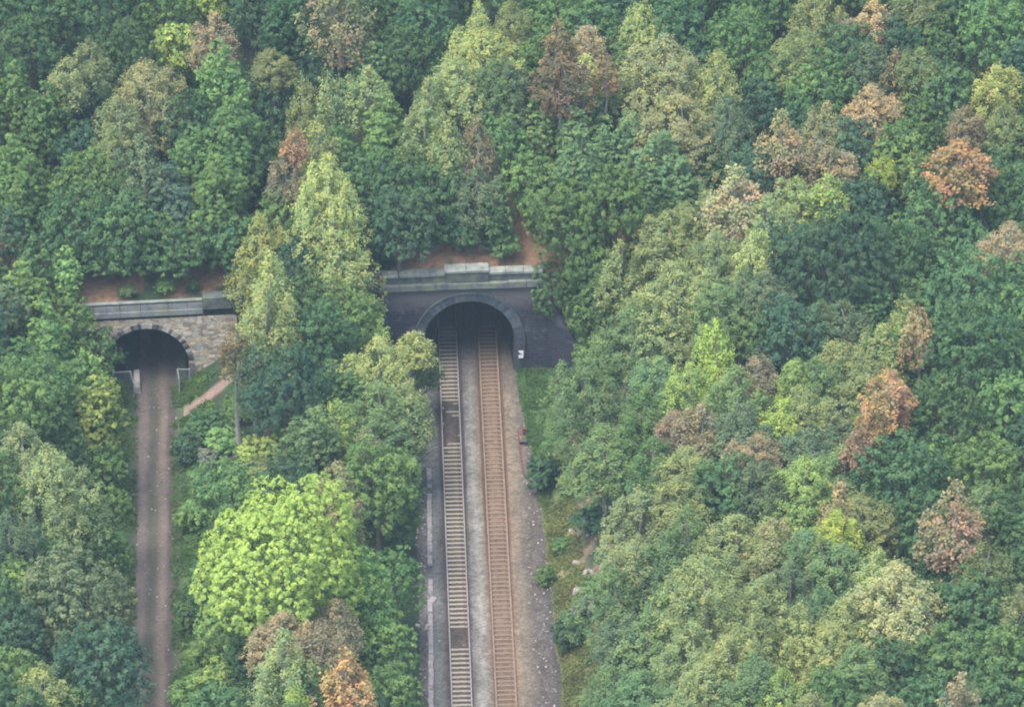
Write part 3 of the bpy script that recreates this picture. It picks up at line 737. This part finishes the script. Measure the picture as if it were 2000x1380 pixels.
for kind, sizes in (('b', (4, 5.5, 7, 9)), ('a', (4, 5.5, 7.5)), ('r', (3, 4.5, 6, 8)), ('d', (3, 4.5)), ('s', (2.2, 3.6))):
    for W in sizes:
        for v in range(3 if kind in 'bar' else 2):
            sd_ += 1; add_proto(kind, W, sd_)
add_proto('L', 14.3, 77)
TRUNKS = {}

COL = {  # leaf colours as seen in daylight (srgb of the reference leaf, converted and scaled below)
 'D': (82, 118, 74), 'DT': (76, 110, 80), 'DG': (90, 126, 76), 'G': (98, 138, 78), 'GT': (88, 120, 98), 'LG': (112, 154, 84), 'GL': (108, 144, 92), 'GO': (104, 128, 92),
 'YL': (150, 176, 72), 'YG': (134, 160, 78), 'LY': (148, 166, 94), 'LO': (130, 150, 92), 'O': (122, 138, 88), 'OG': (108, 130, 80), 'YO': (156, 166, 86), 'PO': (142, 152, 104), 'LP': (156, 164, 108), 'PY': (144, 156, 104),
 'OB': (136, 130, 92), 'PB': (158, 146, 102), 'PR': (158, 144, 106), 'RB': (142, 118, 90), 'DB': (120, 100, 80), 'RU': (170, 132, 92), 'TR': (160, 138, 110), 'GB': (136, 132, 98), 'S': (128, 148, 116), 'BO': (120, 106, 84), 'LIME': (148, 178, 74), 'SI': (116, 132, 122)}
LK = .80
NAMES = {'D': 'dark green', 'DT': 'very dark teal green', 'DG': 'deep green', 'G': 'mid green', 'GT': 'greyish green', 'LG': 'fresh light green', 'GL': 'soft light green', 'GO': 'grey olive', 'YL': 'bright yellow green', 'YG': 'yellowish green', 'LY': 'pale yellow green', 'LO': 'light olive', 'O': 'olive', 'OG': 'olive green', 'YO': 'golden green', 'PO': 'pale olive', 'LP': 'pale straw green', 'PY': 'pale yellow olive', 'OB': 'brownish olive', 'PB': 'pale tan', 'PR': 'pinkish tan', 'RB': 'reddish brown', 'DB': 'dark brown', 'RU': 'rust orange', 'TR': 'tan brown', 'GB': 'grey brown', 'S': 'silvery green', 'BO': 'twiggy brown', 'LIME': 'brilliant lime green', 'SI': 'silver grey'}
KIND = {'b': ('broadleaf_tree', 'broadleaf tree', 'tree', 'dense broadleaf trees of the wood'), 'a': ('ash_tree', 'loose ash tree', 'tree', 'ash trees of the wood'), 'r': ('birch_tree', 'birch', 'tree', 'birches of the wood'),
        'd': ('dying_birch', 'dying birch', 'tree', 'dying brown birches'), 's': ('shrub', 'shrub', 'shrub', 'shrubs on the banks'), 'L': ('lime_green_tree', 'tree', 'tree', None)}
T = """20 -40 150 160 b D|110 -50 150 170 b DG|60 30 140 150 b D|190 -60 160 190 b D|240 40 140 160 b D|320 -50 140 160 b G|400 -60 110 110 b YL|335 50 100 90 b YG|412 22 90 120 r PB|490 -20 120 160 b DT|575 -40 120 220 a D|665 -65 125 190 d GB|532 88 85 80 r O|530 130 120 180 b DT
185 78 80 100 r O|130 105 95 110 r O|35 125 110 200 a G|100 160 120 250 a G|20 260 120 220 a G|60 300 120 200 a G|290 112 170 180 r PO|240 190 100 120 r O|430 85 150 220 a LG|450 190 170 220 a G|380 250 150 180 a G|290 260 140 180 r GO|215 250 110 130 r OG|180 300 160 200 b G|505 240 120 220 b DG|330 320 140 180 a GT|430 300 170 220 a G
240 370 160 170 b DG|150 370 150 160 b DG|340 400 150 145 b DG|440 395 150 135 b DG|200 430 130 110 b DG|300 440 120 90 b DG|15 410 110 150 b DT|590 145 60 140 r LO|648 130 70 180 r LO|575 245 55 80 d RB|570 300 90 120 r OB|620 230 90 150 r LO
740 -30 130 160 b D|820 -20 150 170 b D|790 60 140 150 b D|730 80 120 150 a GL|718 130 100 130 r LO|745 188 130 160 a LG|930 8 110 170 r LY|945 45 170 150 r LY|840 148 80 120 r LO|900 110 130 130 r LO|970 110 110 140 r GL|1000 0 80 110 r LO|1090 -20 130 130 b G|1150 -5 140 120 b DG
1080 38 60 110 d RB|1140 48 95 110 r PB|1150 100 90 130 r LY|1100 105 115 120 d DB|1180 112 55 75 d RB|1255 -5 110 150 r LY|1300 60 180 210 r PY|1400 100 110 170 r LO|1210 80 90 140 a GL|1330 170 180 180 r PO|1425 190 120 160 r GO|1200 150 110 130 b G|880 230 100 110 r LO|930 232 90 130 r OB|830 200 110 130 r LO|860 260 120 120 b DG
1000 120 110 160 r GO|1060 180 130 160 a GL|1130 170 140 170 a GL|1220 225 135 170 a GL|1300 250 150 190 a GL|1130 250 150 210 a GL|1040 300 130 190 b G|1200 330 150 210 b G|1090 390 150 190 b G|1075 455 110 130 b DG|1150 470 110 130 b G
770 300 140 150 b DG|720 300 120 140 b DG|850 320 130 140 b DG|780 370 150 140 b DT|735 415 100 105 b DT|930 318 120 130 r GO|905 362 75 75 r OG|965 385 80 70 b DG|680 330 100 120 b DG|650 250 110 140 b G
1440 18 140 120 b G|1340 -40 100 90 b DG|1590 -45 130 180 r O|1570 50 140 120 r OG|1500 108 110 140 b DG|1605 105 150 125 b G|1480 160 100 130 b DT|1662 28 70 80 r OB|1710 0 90 110 r PB|1700 78 100 120 r GO|1752 100 70 110 r OB|1700 158 125 140 r PB|1790 -35 100 100 r O|1800 18 110 120 b G
1930 -5 160 150 b G|1850 -20 100 100 b DG|1800 88 85 90 r OG|1850 130 130 120 b DG|1790 188 115 120 b G|1945 124 105 120 r YO|1880 208 80 90 r OB|1965 200 100 110 r OG|1610 198 80 120 r PO|1522 220 90 135 d PR|1600 262 75 100 r OB|1560 198 100 100 b DG|1750 238 130 100 b G
1718 295 60 85 r YL|1785 290 65 100 r YG|1870 262 130 95 d RU|1985 240 90 130 b G|1622 338 75 90 r YG|1555 340 115 140 r LY|1645 288 70 80 r PB|1435 316 120 150 d PR|1318 345 90 115 a YG|1690 348 130 120 b DT|1900 320 150 150 b DG|1830 368 150 150 b DG|1965 360 130 130 b DG|1962 434 110 135 r PB
1650 420 200 190 b DT|1560 440 140 150 b DT|1740 430 150 160 b DG|1880 490 165 150 b DG|1300 408 135 140 r LO|1210 468 110 160 r LO|1400 440 110 140 r LO|1467 448 90 140 r LY|1310 508 180 210 r LO|1230 590 150 170 r GL|1450 520 85 130 r GL|1560 590 170 140 b DT|1605 590 80 90 r OG|1480 600 110 130 b G
1402 628 80 155 r YL|1342 708 110 160 r YG|1765 580 62 100 r YO|1722 632 95 130 r LO|1803 600 62 110 d RU|1742 722 95 110 d RU|1692 788 62 110 d RU|1668 838 60 90 d RB|1622 785 110 130 b S|1600 695 110 120 r GL|1555 700 90 120 r YG|1525 775 92 125 r YL|1480 690 90 125 r GB|1480 845 110 95 r OB
1890 600 190 200 b DG|1985 560 120 160 b G|1830 748 160 180 b DG|1965 740 130 180 b G|1760 858 175 190 b DG|1925 860 140 150 b G|1420 895 150 120 b DG|1370 790 100 120 r GB|1310 800 80 100 r RB|1150 698 160 190 r GL|1255 760 110 150 r G|1285 850 105 130 r G|1285 908 85 140 r OG|1333 933 105 115 r LO
1570 893 160 180 r YG|1642 950 75 120 r PB|1635 1000 80 100 r YL|1860 938 112 175 d TR|1925 948 65 75 r OG|1750 1010 110 120 b DG|1700 1078 85 110 r LY|1745 1110 195 210 r LP|1440 1000 180 180 r LO|1350 990 110 160 r GL|1500 1008 120 140 r PO|1300 1038 100 140 r GL|1390 1090 165 210 r LO|1540 1100 110 160 r GO|1605 1060 80 110 r OG|1560 1188 110 160 r LO
1480 1200 90 140 r LO|1350 1218 145 170 r LO|1270 1190 135 160 r GL|1225 1200 100 120 r GO|1185 1295 115 130 r GL|1250 1300 150 150 r GL|1380 1290 150 160 r LO|1530 1310 90 130 r YG|1640 1310 150 130 b G|1712 1345 85 90 r PO|1900 1128 130 170 b DG|1990 1150 90 150 r O|1890 1250 140 160 b DG|1965 1235 130 160 b G|1868 1310 55 85 d TR|1925 1068 105 130 r OG|1960 970 110 160 b DG|1815 1330 110 110 b DG
640 310 150 230 r LY|510 420 115 190 r YO|540 490 105 200 r LY|520 560 130 200 r LO|662 473 140 170 r LY|680 560 150 170 b G|620 590 140 160 b DG|733 605 62 105 r YG|742 655 160 200 r LY|745 740 165 170 r GL|812 658 74 66 r LY|822 690 85 110 b DG|795 770 100 120 r LO|560 685 165 165 b DT|495 670 80 140 r GO|462 640 62 100 d BO
610 798 140 170 a GL|662 778 90 140 r YG|712 838 65 90 r OB|652 900 85 130 d GB|740 868 170 230 b G|682 968 75 160 r OG|550 970 290 300 L LIME|690 1088 135 150 b LG|760 1080 120 140 b G|750 1200 120 150 b LG|552 1188 120 110 r PB|550 1235 130 190 r LO|622 1218 90 150 r GB|667 1168 90 120 r OB|682 1278 95 140 d RU|588 1338 50 85 r YL|762 1300 110 120 b G|440 1170 110 90 b LG|780 960 90 150 b DG
50 508 140 160 a LG|132 503 75 190 a LG|143 585 90 160 b G|10 560 90 160 b GT|90 595 110 160 a LG|90 700 150 160 b G|193 733 122 190 a YG|160 688 100 110 b LG|45 718 160 210 b G|40 820 150 190 r O|108 868 165 230 r LO|205 875 90 160 b G|218 955 75 140 b G|20 1000 110 170 r GO|130 1085 195 240 b GO|25 1090 110 160 b LG|205 1235 195 180 b DT|30 1190 120 160 b DT|25 1270 110 160 b G|88 1300 92 130 r LO|222 1130 90 140 b GO|235 1060 60 110 b G
405 800 75 50 s DG|378 838 55 44 s DT|475 775 80 55 s G|440 835 80 50 s LG|410 875 42 36 s SI|505 855 75 45 s YG|395 912 70 50 s DG|460 905 70 45 s LG|518 890 80 50 s OG|372 985 50 60 s LG|400 1250 90 80 s G|445 1290 100 90 s YG|380 1320 90 80 s LG|470 1330 90 80 s G|362 1180 50 70 s DG|430 1225 90 60 s OG|360 860 50 55 s DT|480 925 70 60 s YG
1060 895 60 75 s DT|1120 925 60 40 s OG|1165 985 90 50 s DT|1220 930 90 80 s DG|1110 1205 58 80 s DT|1150 1165 50 46 s SI|1195 1075 60 40 s DG|1235 1020 70 60 s OG|1098 1050 40 30 s G|1175 1125 50 34 s G|1100 880 60 40 s OG|1065 1110 36 40 s G|1160 560 110 120 b G|1160 650 80 90 s G|190 468 80 56 s DG|235 472 90 52 s DG|290 468 95 56 s DT|345 475 80 42 s DG|395 458 95 56 s DG|445 462 80 50 s G|150 490 60 60 s DT|320 545 40 28 s LG|378 548 26 22 s DG|250 560 34 22 s OG
750 455 90 60 s DT|800 440 90 60 s DT|840 408 80 50 s DG|985 455 70 60 s DG|935 415 50 30 s OG|700 470 80 60 s DG"""
LEAN = {(812, 658): 8.0}
def height_for(kind, W, hc):
    if kind == 's': return hc*1.02
    if kind == 'L': return hc+2.5
    if kind in 'rd': return max(hc+2.4, 8.5 if W < 3.5 else 9.6)+(3.0 if kind == 'd' else 0)
    return max(hc+.6, 5.2 if W < 5 else 6.2)
MPP = DEPTH/FPX
def place(px, ytop, w_, h_, kind):
    rr_ = random.Random(int(px*13+ytop*7))
    W = w_*MPP*(1.12 if kind in 'rd' else 1.05); a = W/2; hp = h_*MPP/2
    b2 = max(hp*hp-(a*.5)**2, ((.5 if kind in 'ba' else .24 if kind == 's' else .36)*W)**2)/.755; hc = 2*math.sqrt(b2)
    hc = min(hc, W*(1.15 if kind in 'bsL' else 1.5 if kind == 'a' else 2.3))
    Ht = height_for(kind, W, hc)+(rr_.uniform(0, 1.5) if kind in 'ba' and not (ytop > 230 and ytop < 560 and px < 1080) else 0)
    half = math.sqrt((hc/2*.87)**2+(a*.5)**2)/MPP
    py = ytop+half*.95
    d = ray(px, py); d = d/np.linalg.norm(d)
    best = None
    Ht0, hc0 = Ht, hc; first = None
    for f_ in ((1, .88, .76, .66, .56, 1.12, 1.25, 1.4, 1.6, 1.8) if kind != 's' else (1,)):
        Ht = Ht0*f_; hc = min(hc0, Ht-.3) if f_ < 1 else hc0
        zc = Ht-hc/2
        ts = np.arange(330, 640, .25); P = CAM+ts[:, None]*d
        g = P[:, 2]-(zt(P[:, 0], P[:, 1])+zc); k = np.argmax(g < 0)
        if g[k] >= 0: return None
        p = P[k]; v = p[1]-float(ypl(p[0]))
        on = (-5.4 < p[0] < edge_r(p[1])+.3 and v < .8) or (abs(p[0]-path_x(p[1])) < 2.2 and v < .8) or (-2.5 < v < 3.2 and (abs(p[0]) < 8.3 or abs(p[0]-LXC) < 8))
        best = (p[0], p[1], float(zt(p[0], p[1])), W, hc, Ht)
        if first is None: first = best
        if 2 < v < 10 and (abs(p[0]) < 11 or abs(p[0]-LXC) < 11) and kind != 's': best = best[:4]+(max(hc, min(Ht*.93, hc*1.5)), Ht)
        if not on: return best
    return first
placed = []
class Tr: pass
for tok in T.replace('\n', '|').split('|'):
    f = tok.split()
    if not f or f[4] == 'x': continue
    px, yt, w_, h_ = map(float, f[:4]); r = place(px, yt, w_, h_, f[4])
    if r is None: print('no ground for', tok); continue
    placed.append([px, yt, w_, h_, f[4], f[5], r])
# close the canopy: wherever the wood would show a gap, another tree stands
def poly_in(px, py, poly):
    c = False; j = len(poly)-1
    for i in range(len(poly)):
        if (poly[i][1] > py) != (poly[j][1] > py) and px < (poly[j][0]-poly[i][0])*(py-poly[i][1])/(poly[j][1]-poly[i][1])+poly[i][0]: c = not c
        j = i
    return c
OPEN = [[(150, 500), (480, 500), (480, 760), (560, 860), (560, 960), (400, 960), (370, 1100), (370, 1180), (480, 1380), (255, 1380), (255, 900), (200, 700)],
        [(745, 470), (850, 440), (1000, 470), (1060, 600), (1120, 740), (1080, 850), (1240, 920), (1240, 1080), (1090, 1280), (1070, 1380), (815, 1380), (815, 900), (850, 720), (740, 640)]]
rf = random.Random(21); cov = {}
def covered(x, y):
    for q in placed:
        rx, ry = q[2]*.47, max(q[3]*.5, q[2]*.4); cy = q[1]+ry
        if ((x-q[0])/rx)**2+((y-cy)/ry)**2 < 1: return True
    return False
nfill = 0
for gy in range(-40, 1440, 22):
    for gx in range(-30, 2040, 22):
        x = gx+rf.uniform(-6, 6); y = gy+rf.uniform(-6, 6)
        if covered(x, y) or any(poly_in(x, y, P_) for P_ in OPEN): continue
        w_ = rf.uniform(95, 140); pale = 1080 < x < 1700 and y > 380; kind = 'r' if pale else rf.choice('bba'); r = place(x, y-w_*.45, w_, w_*1.05, kind)
        if r is None: continue
        if abs(r[0]-path_x(r[1])) < r[3]*.5+2 and r[1] < LYC: continue
        if -6-r[3]*.5 < r[0] < 6.5+r[3]*.5 and r[1] < 0: continue
        right_side = x > 1150
        placed.append([x, y-w_*.45, w_, w_*1.05, kind, rf.choice(['GL', 'LO', 'GO', 'GL', 'O']) if pale else rf.choice(['DG', 'D', 'DT', 'G', 'DG']), r]); nfill += 1
print('filled gaps', nfill)
print('trees', len(placed), 'fill', nfill)

# labels: each tree is told apart by its look and by where it stands next to a landmark
LM = [(560, 1090, 'the lime green tree'), (287, 690, 'the disused tunnel arch'), (914, 640, 'the main tunnel arch'), (1870, 300, 'the rust orange birch'), (1745, 1200, 'the broad straw green birch'), (1860, 1010, 'the tan dead birch'),
      (1405, 690, 'the bright pointed birch'), (1435, 380, 'the pinkish tan birch'), (0, 0, 'the top left corner'), (2000, 0, 'the top right corner'), (0, 1380, 'the bottom left corner'), (2000, 1380, 'the bottom right corner'),
      (1000, 0, 'the top edge middle'), (665, 20, 'the grey brown bare birch'), (1090, 110, 'the reddish brown birches'), (640, 400, 'the tall birch left of centre'), (940, 1300, 'the bottom end of the tracks'), (0, 640, 'the left edge middle'), (2000, 690, 'the right edge middle'), (1570, 960, 'the yellowish green birch dome')]
def direction(dx, dy):
    a = math.degrees(math.atan2(-dy, dx)) % 360
    return ['right of', 'above right of', 'above', 'above left of', 'left of', 'below left of', 'below', 'below right of'][int((a+22.5)//45) % 8]
lab = {}
for i, q in enumerate(placed):
    cx, cy = q[0], q[1]+q[3]*.4
    d, nm, lx, ly = min((math.hypot(cx-a, cy-b), n_, a, b) for a, b, n_ in LM)
    size = 'broad ' if q[2] > 165 else ('slender ' if q[2] < 72 else '')
    if q[4] == 's': size = ''
    base = size+NAMES[q[5]]+' '+KIND[q[4]][1]
    where = 'at '+nm if (d < 45 and ('corner' in nm or 'edge' in nm)) else direction(cx-lx, cy-ly)+' '+nm
    if d < 45 and 'at ' not in where: where = None
    lab.setdefault((base, where if where else 'SELF'+str(i)), []).append((d, i))
LABEL = {}
for (base, where), L in lab.items():
    L.sort()
    for k, (d, i) in enumerate(L):
        q = placed[i]
        if where.startswith('SELF'):
            LABEL[i] = base+(' with a full domed crown' if q[2] > 120 else ' with a narrow crown')+' standing '+direction(q[0]-1000, q[1]-600).replace(' of', '')+' of the picture centre'
        else:
            o_ = '' if len(L) == 1 else ['nearest of them ', 'second one ', 'third one ', 'fourth one ', 'fifth one ', 'sixth one ', 'seventh one ', 'eighth one ', 'ninth one ', 'tenth one '][min(k, 9)]
            LABEL[i] = base+', '+o_+where
for i in LABEL:
    if len(LABEL[i].split()) > 16: LABEL[i] = LABEL[i].replace(' of them', '').replace(' one ', ' ')
    if len(LABEL[i].split()) > 16: LABEL[i] = LABEL[i].replace('loose ', '').replace('the ', '')
OVR = {(550, 970): 'big rounded brilliant lime green tree between the trackbed and the railway', (1870, 262): 'rust orange dying birch leaning among dark trees, upper right', (1860, 938): 'tan brown dead birch rising among deep green trees at lower right',
       (812, 658): 'small birch leaning over the left track in front of the tunnel mouth', (1402, 628): 'bright yellow green pointed birch right of the main portal', (1745, 1110): 'very broad pale straw green birch near the lower right', (665, -65): 'grey brown bare birch at the top edge left of centre'}
def tree(i, q):
    px, yt, w_, h_, kind, colk, (x, y, z, W, hc, Ht) = q
    rg = random.Random(i*7+3)
    cands = PROTO[kind]; best = min(abs(c[0]-W) for c in cands); opts = [k for k, c in enumerate(cands) if abs(abs(c[0]-W)-best) < .01]; k = rg.choice(opts)
    W0, H0, cme, tips, rgn = cands[k]
    lean = math.radians(LEAN.get((int(px), int(yt)), rg.uniform(-2.5, 2.5) if kind != 's' else 0))
    if (int(px), int(yt)) in LEAN: x -= math.tan(lean)*(Ht-hc*.5)
    vv = y-float(ypl(x)); leaning = (int(px), int(yt)) in LEAN
    if 4.5 < x < 10.8 and -7 < vv < 2.5 and kind != 's': leaning = True; lean = -math.atan(min((10.8-x)/(Ht*.6), .55)); x = min(10.8, x+math.tan(-lean)*Ht*.6); hc = min(Ht*.9, hc*1.45)
    if leaning: z = float(zt(x, y))
    nm, kn, cat, grp = KIND[kind]
    lb = OVR.get((int(px), int(yt)), LABEL[i])
    r = thing(nm, lb, cat, (x, y, z), 0, grp)
    r.rotation_euler = (math.radians(rg.uniform(-2, 2)) if kind != 's' else 0, lean, 0 if leaning else rg.uniform(0, 6.283))
    sc = W/W0; sz = hc/H0
    cr = link('crown', cme, r, (0, 0, Ht-hc)); cr.scale = (sc, sc, sz)
    c = np.array(lin(*COL[colk]))*(.84 if colk[0] in 'DG' and colk != 'GB' else .98); g_ = c.mean(); c = g_+(c-g_)*(.68 if colk in ('RU', 'RB', 'PR', 'PB', 'DB', 'TR', 'OB', 'GB') else .80); c = c*(np.array([1.0, 1.0, 1.0]) if colk[0] == 'D' else np.array([1.06, 1.0, .93])); j = rg.uniform(.84, 1.16); hgt = rg.uniform(-.07, .07)
    cr.color = (c[0]*j*(1+hgt), c[1]*j, c[2]*j*(1-hgt), 1)
    key = (kind, k, round(Ht-hc, 0) if kind != 's' else 0)
    if key not in TRUNKS:
        TRUNKS[key] = (trunk_mesh('trunk' if kind != 's' else 'stems', rgn, W0/2, key[2]+.2+H0, H0, tips, M['birchbark'] if kind in 'rd' else M['bark']), key[2]+.2+H0)
    tm, th = TRUNKS[key]
    tr = link('trunk' if kind != 's' else 'stems', tm, r); tr.scale = (sc, sc, Ht/th)
for i, q in enumerate(placed): tree(i, q)

# ------------------------------------------------------------------ undergrowth (uncountable leafy ground cover)
def undergrowth():
    rg = np.random.default_rng(8); n = 34000
    x = rg.uniform(-62, 66, n); y = rg.uniform(-62, 62, n); v = y-ypl(x); z = zt(x, y); px, py = proj(x, y, z)
    e = np.where(x > 0, x-edge_r(y)-.2, -x-5.2); _ = 0; dpt = np.abs(x-path_x(y)); clear = ((e < .1) | (dpt < 1.8)) & (v < .9)
    near_wall = (np.abs(v) < 1.2) & ((np.abs(x) < 9.5) | (np.abs(x-LXC-1) < 9))
    a = fbm(x*.28, y*.28, 31); keep = ~clear & ~near_wall & (a > .36)
    soilzone = (v > .8) & (v < 7) & (x > -34) & (x < 10)
    keep &= ~soilzone | (rg.random(n) < .10)
    bank = (e > 1.8) & (e < 9) & (x > 0) & (v < 0); keep &= ~bank | (a > .42) 
    q0 = pix(365, 800, .5); q1 = pix(470, 738, 2.5)
    s = np.clip(((x-q0[0])*(q1[0]-q0[0])+(y-q0[1])*(q1[1]-q0[1]))/((q1[0]-q0[0])**2+(q1[1]-q0[1])**2), -.25, 1.3)
    keep &= np.hypot(x-(q0[0]+s*(q1[0]-q0[0])), y-(q0[1]+s*(q1[1]-q0[1]))) > 1.0
    x, y, z, a, e, dpt = x[keep], y[keep], z[keep], a[keep], e[keep], dpt[keep]; n = len(x); m = 9
    edge = np.clip(np.minimum(np.minimum(e, dpt-2.1)/3.0, 1), .08, 1)
    hh = (.25+1.3*np.clip(a-.36, 0, .4)/.4)*edge*rg.uniform(.4, 1.1, n); rad = rg.uniform(.2, .55, n)*np.sqrt(edge)
    D = rand_dirs(rg, n*m).reshape(n, m, 3); D[:, :, 2] = np.abs(D[:, :, 2])
    P = np.stack([x, y, z+hh*.5], -1)[:, None, :]+D*np.stack([rad, rad, hh*.6], -1)[:, None, :]
    Nn = nrm(D*.6+np.array([0, 0, .8])+rg.normal(size=D.shape)*.4)
    pal = np.array([lin(76, 116, 74), lin(92, 136, 76), lin(118, 148, 72), lin(72, 108, 80), lin(134, 142, 82), lin(126, 110, 86)])
    w_ = fbm(x*.4, y*.4, 55); ix = np.clip(((w_-.25)*9+rg.uniform(-1.1, 1.1, n)), 0, 5).astype(int)
    base = pal[ix]*.62; T_ = tints(rg, n*m, np.repeat(rg.random(n), m))*np.repeat(base, m, axis=0)
    q, F, c = leaves(rg, P.reshape(-1, 3), Nn.reshape(-1, 3), .12, T_)
    me = np_mesh('undergrowth', q, F, M['under'], c)
    o = link('undergrowth', me); o['kind'] = 'stuff'; o['label'] = 'low brambles, ferns and grass covering the banks and forest floor'
    print('undergrowth faces', len(F))
undergrowth()
def grass():
    rg = np.random.default_rng(18); n = 26000
    side = rg.random(n); y = rg.uniform(-60, -.3, n); u = rg.random(n)
    x = np.where(side < .5, edge_r(y)+.05+u*2.5, np.where(side < .8, path_x(y)+1.5+u*3.0, path_x(y)-1.5-u*2.7))
    y = y+ypl(x)*(y > -6); v = y-ypl(x); z = zt(x, y)
    q0 = pix(365, 800, .5); q1 = pix(470, 738, 2.5)
    s = np.clip(((x-q0[0])*(q1[0]-q0[0])+(y-q0[1])*(q1[1]-q0[1]))/((q1[0]-q0[0])**2+(q1[1]-q0[1])**2), -.25, 1.3)
    keep = (v < -.2) & (np.hypot(x-(q0[0]+s*(q1[0]-q0[0])), y-(q0[1]+s*(q1[1]-q0[1]))) > .8) & (fbm(x*.6, y*.6, 61) > .38)
    x, y, z = x[keep], y[keep], z[keep]; n = len(x); m = 6
    h = rg.uniform(.06, .28, n)
    P = np.stack([x, y, z+h*.6], -1)[:, None, :]+rg.normal(size=(n, m, 3))*np.array([.13, .13, .05])
    Nn = nrm(rg.normal(size=P.shape)*.6+np.array([0, -.2, .9]))
    k = fbm(x*.7, y*.7, 62); dry = (sstep(-16, -28, y)*(x > 0)*.8)[:, None]
    base = (np.array(lin(78, 102, 62))*(1-dry)+np.array(lin(112, 114, 74))*dry)*(.45+.9*k[:, None])
    q, F, c = leaves(rg, P.reshape(-1, 3), Nn.reshape(-1, 3), .075, tints(rg, n*m, np.repeat(rg.random(n), m))*np.repeat(base, m, axis=0))
    o = link('grass', np_mesh('grass', q, F, M['under'], c)); o['kind'] = 'stuff'; o['label'] = 'rough grass on the verges of the railway and the earth trackbed'
grass()
def loose_stones():
    rg = np.random.default_rng(4); n = 1700; u = rg.random(n)
    y = rg.uniform(-60, 0, n); kind = rg.random(n)
    x = np.where(kind < .1, path_x(y)+rg.uniform(-1.8, 1.8, n), np.where(kind < .8, np.where(rg.random(n) < .5, rg.uniform(3.2, 6, n), rg.uniform(-5, -3.3, n)), rg.uniform(7, 13, n)))
    y = np.where(kind >= .8, rg.uniform(-48, -14, n), y)
    z = np.where(kind < .1, .05, np.where(kind < .8, -.12, zt(x, y)))
    s = rg.uniform(.03, .09, n)*np.where(kind >= .8, 1.8, 1)
    base = np.array([(-1, -1, 0), (1, -1, 0), (1, 1, 0), (-1, 1, 0), (-.6, -.6, 1), (.6, -.6, 1), (.6, .6, 1), (-.6, .6, 1)])
    V = (np.stack([x, y, z-.02], -1)[:, None, :]+base[None]*s[:, None, None]*rg.uniform(.6, 1.4, (n, 8, 3)))
    f = np.array([(4, 5, 6, 7), (0, 1, 5, 4), (1, 2, 6, 5), (2, 3, 7, 6), (3, 0, 4, 7)])
    F = (np.arange(n)[:, None, None]*8+f[None]).reshape(-1, 4)
    t = (rg.uniform(.07, .26, n)*np.where(rg.random(n) < .03, 1.35, 1))[:, None]*np.array([1, .94, .88]); c = np.repeat(t, 8, axis=0)
    o = link('gravel', np_mesh('gravel', V.reshape(-1, 3), F, M['ringblocks'], c)); o['kind'] = 'stuff'; o['label'] = 'loose stones and chippings scattered on trackbed, ballast edge and bank'
loose_stones()

_seen = {}
for o in C.objects:
    if o.parent is None and 'label' in o: _seen.setdefault(o['label'], []).append(o.name)
print('DUP', {k: v for k, v in _seen.items() if len(v) > 1})
# ------------------------------------------------------------------ haze
if HAZE:
    mb = MB(); mb.box(-260, 260, CAM[1]-25, 170, -3, CAM[2]+12)
    m = bpy.data.materials.new('haze'); m.use_nodes = True; t = m.node_tree; t.nodes.clear()
    out = N(t, 'ShaderNodeOutputMaterial'); pv = N(t, 'ShaderNodeVolumePrincipled'); pv.inputs['Density'].default_value = .00011
    pv.inputs['Color'].default_value = (.60, .84, 1, 1); pv.inputs['Anisotropy'].default_value = 0.0
    t.links.new(pv.outputs[0], out.inputs['Volume'])
    o = mb.build('haze', m); o['kind'] = 'stuff'; o['label'] = 'thin bluish air over the whole wooded hillside'
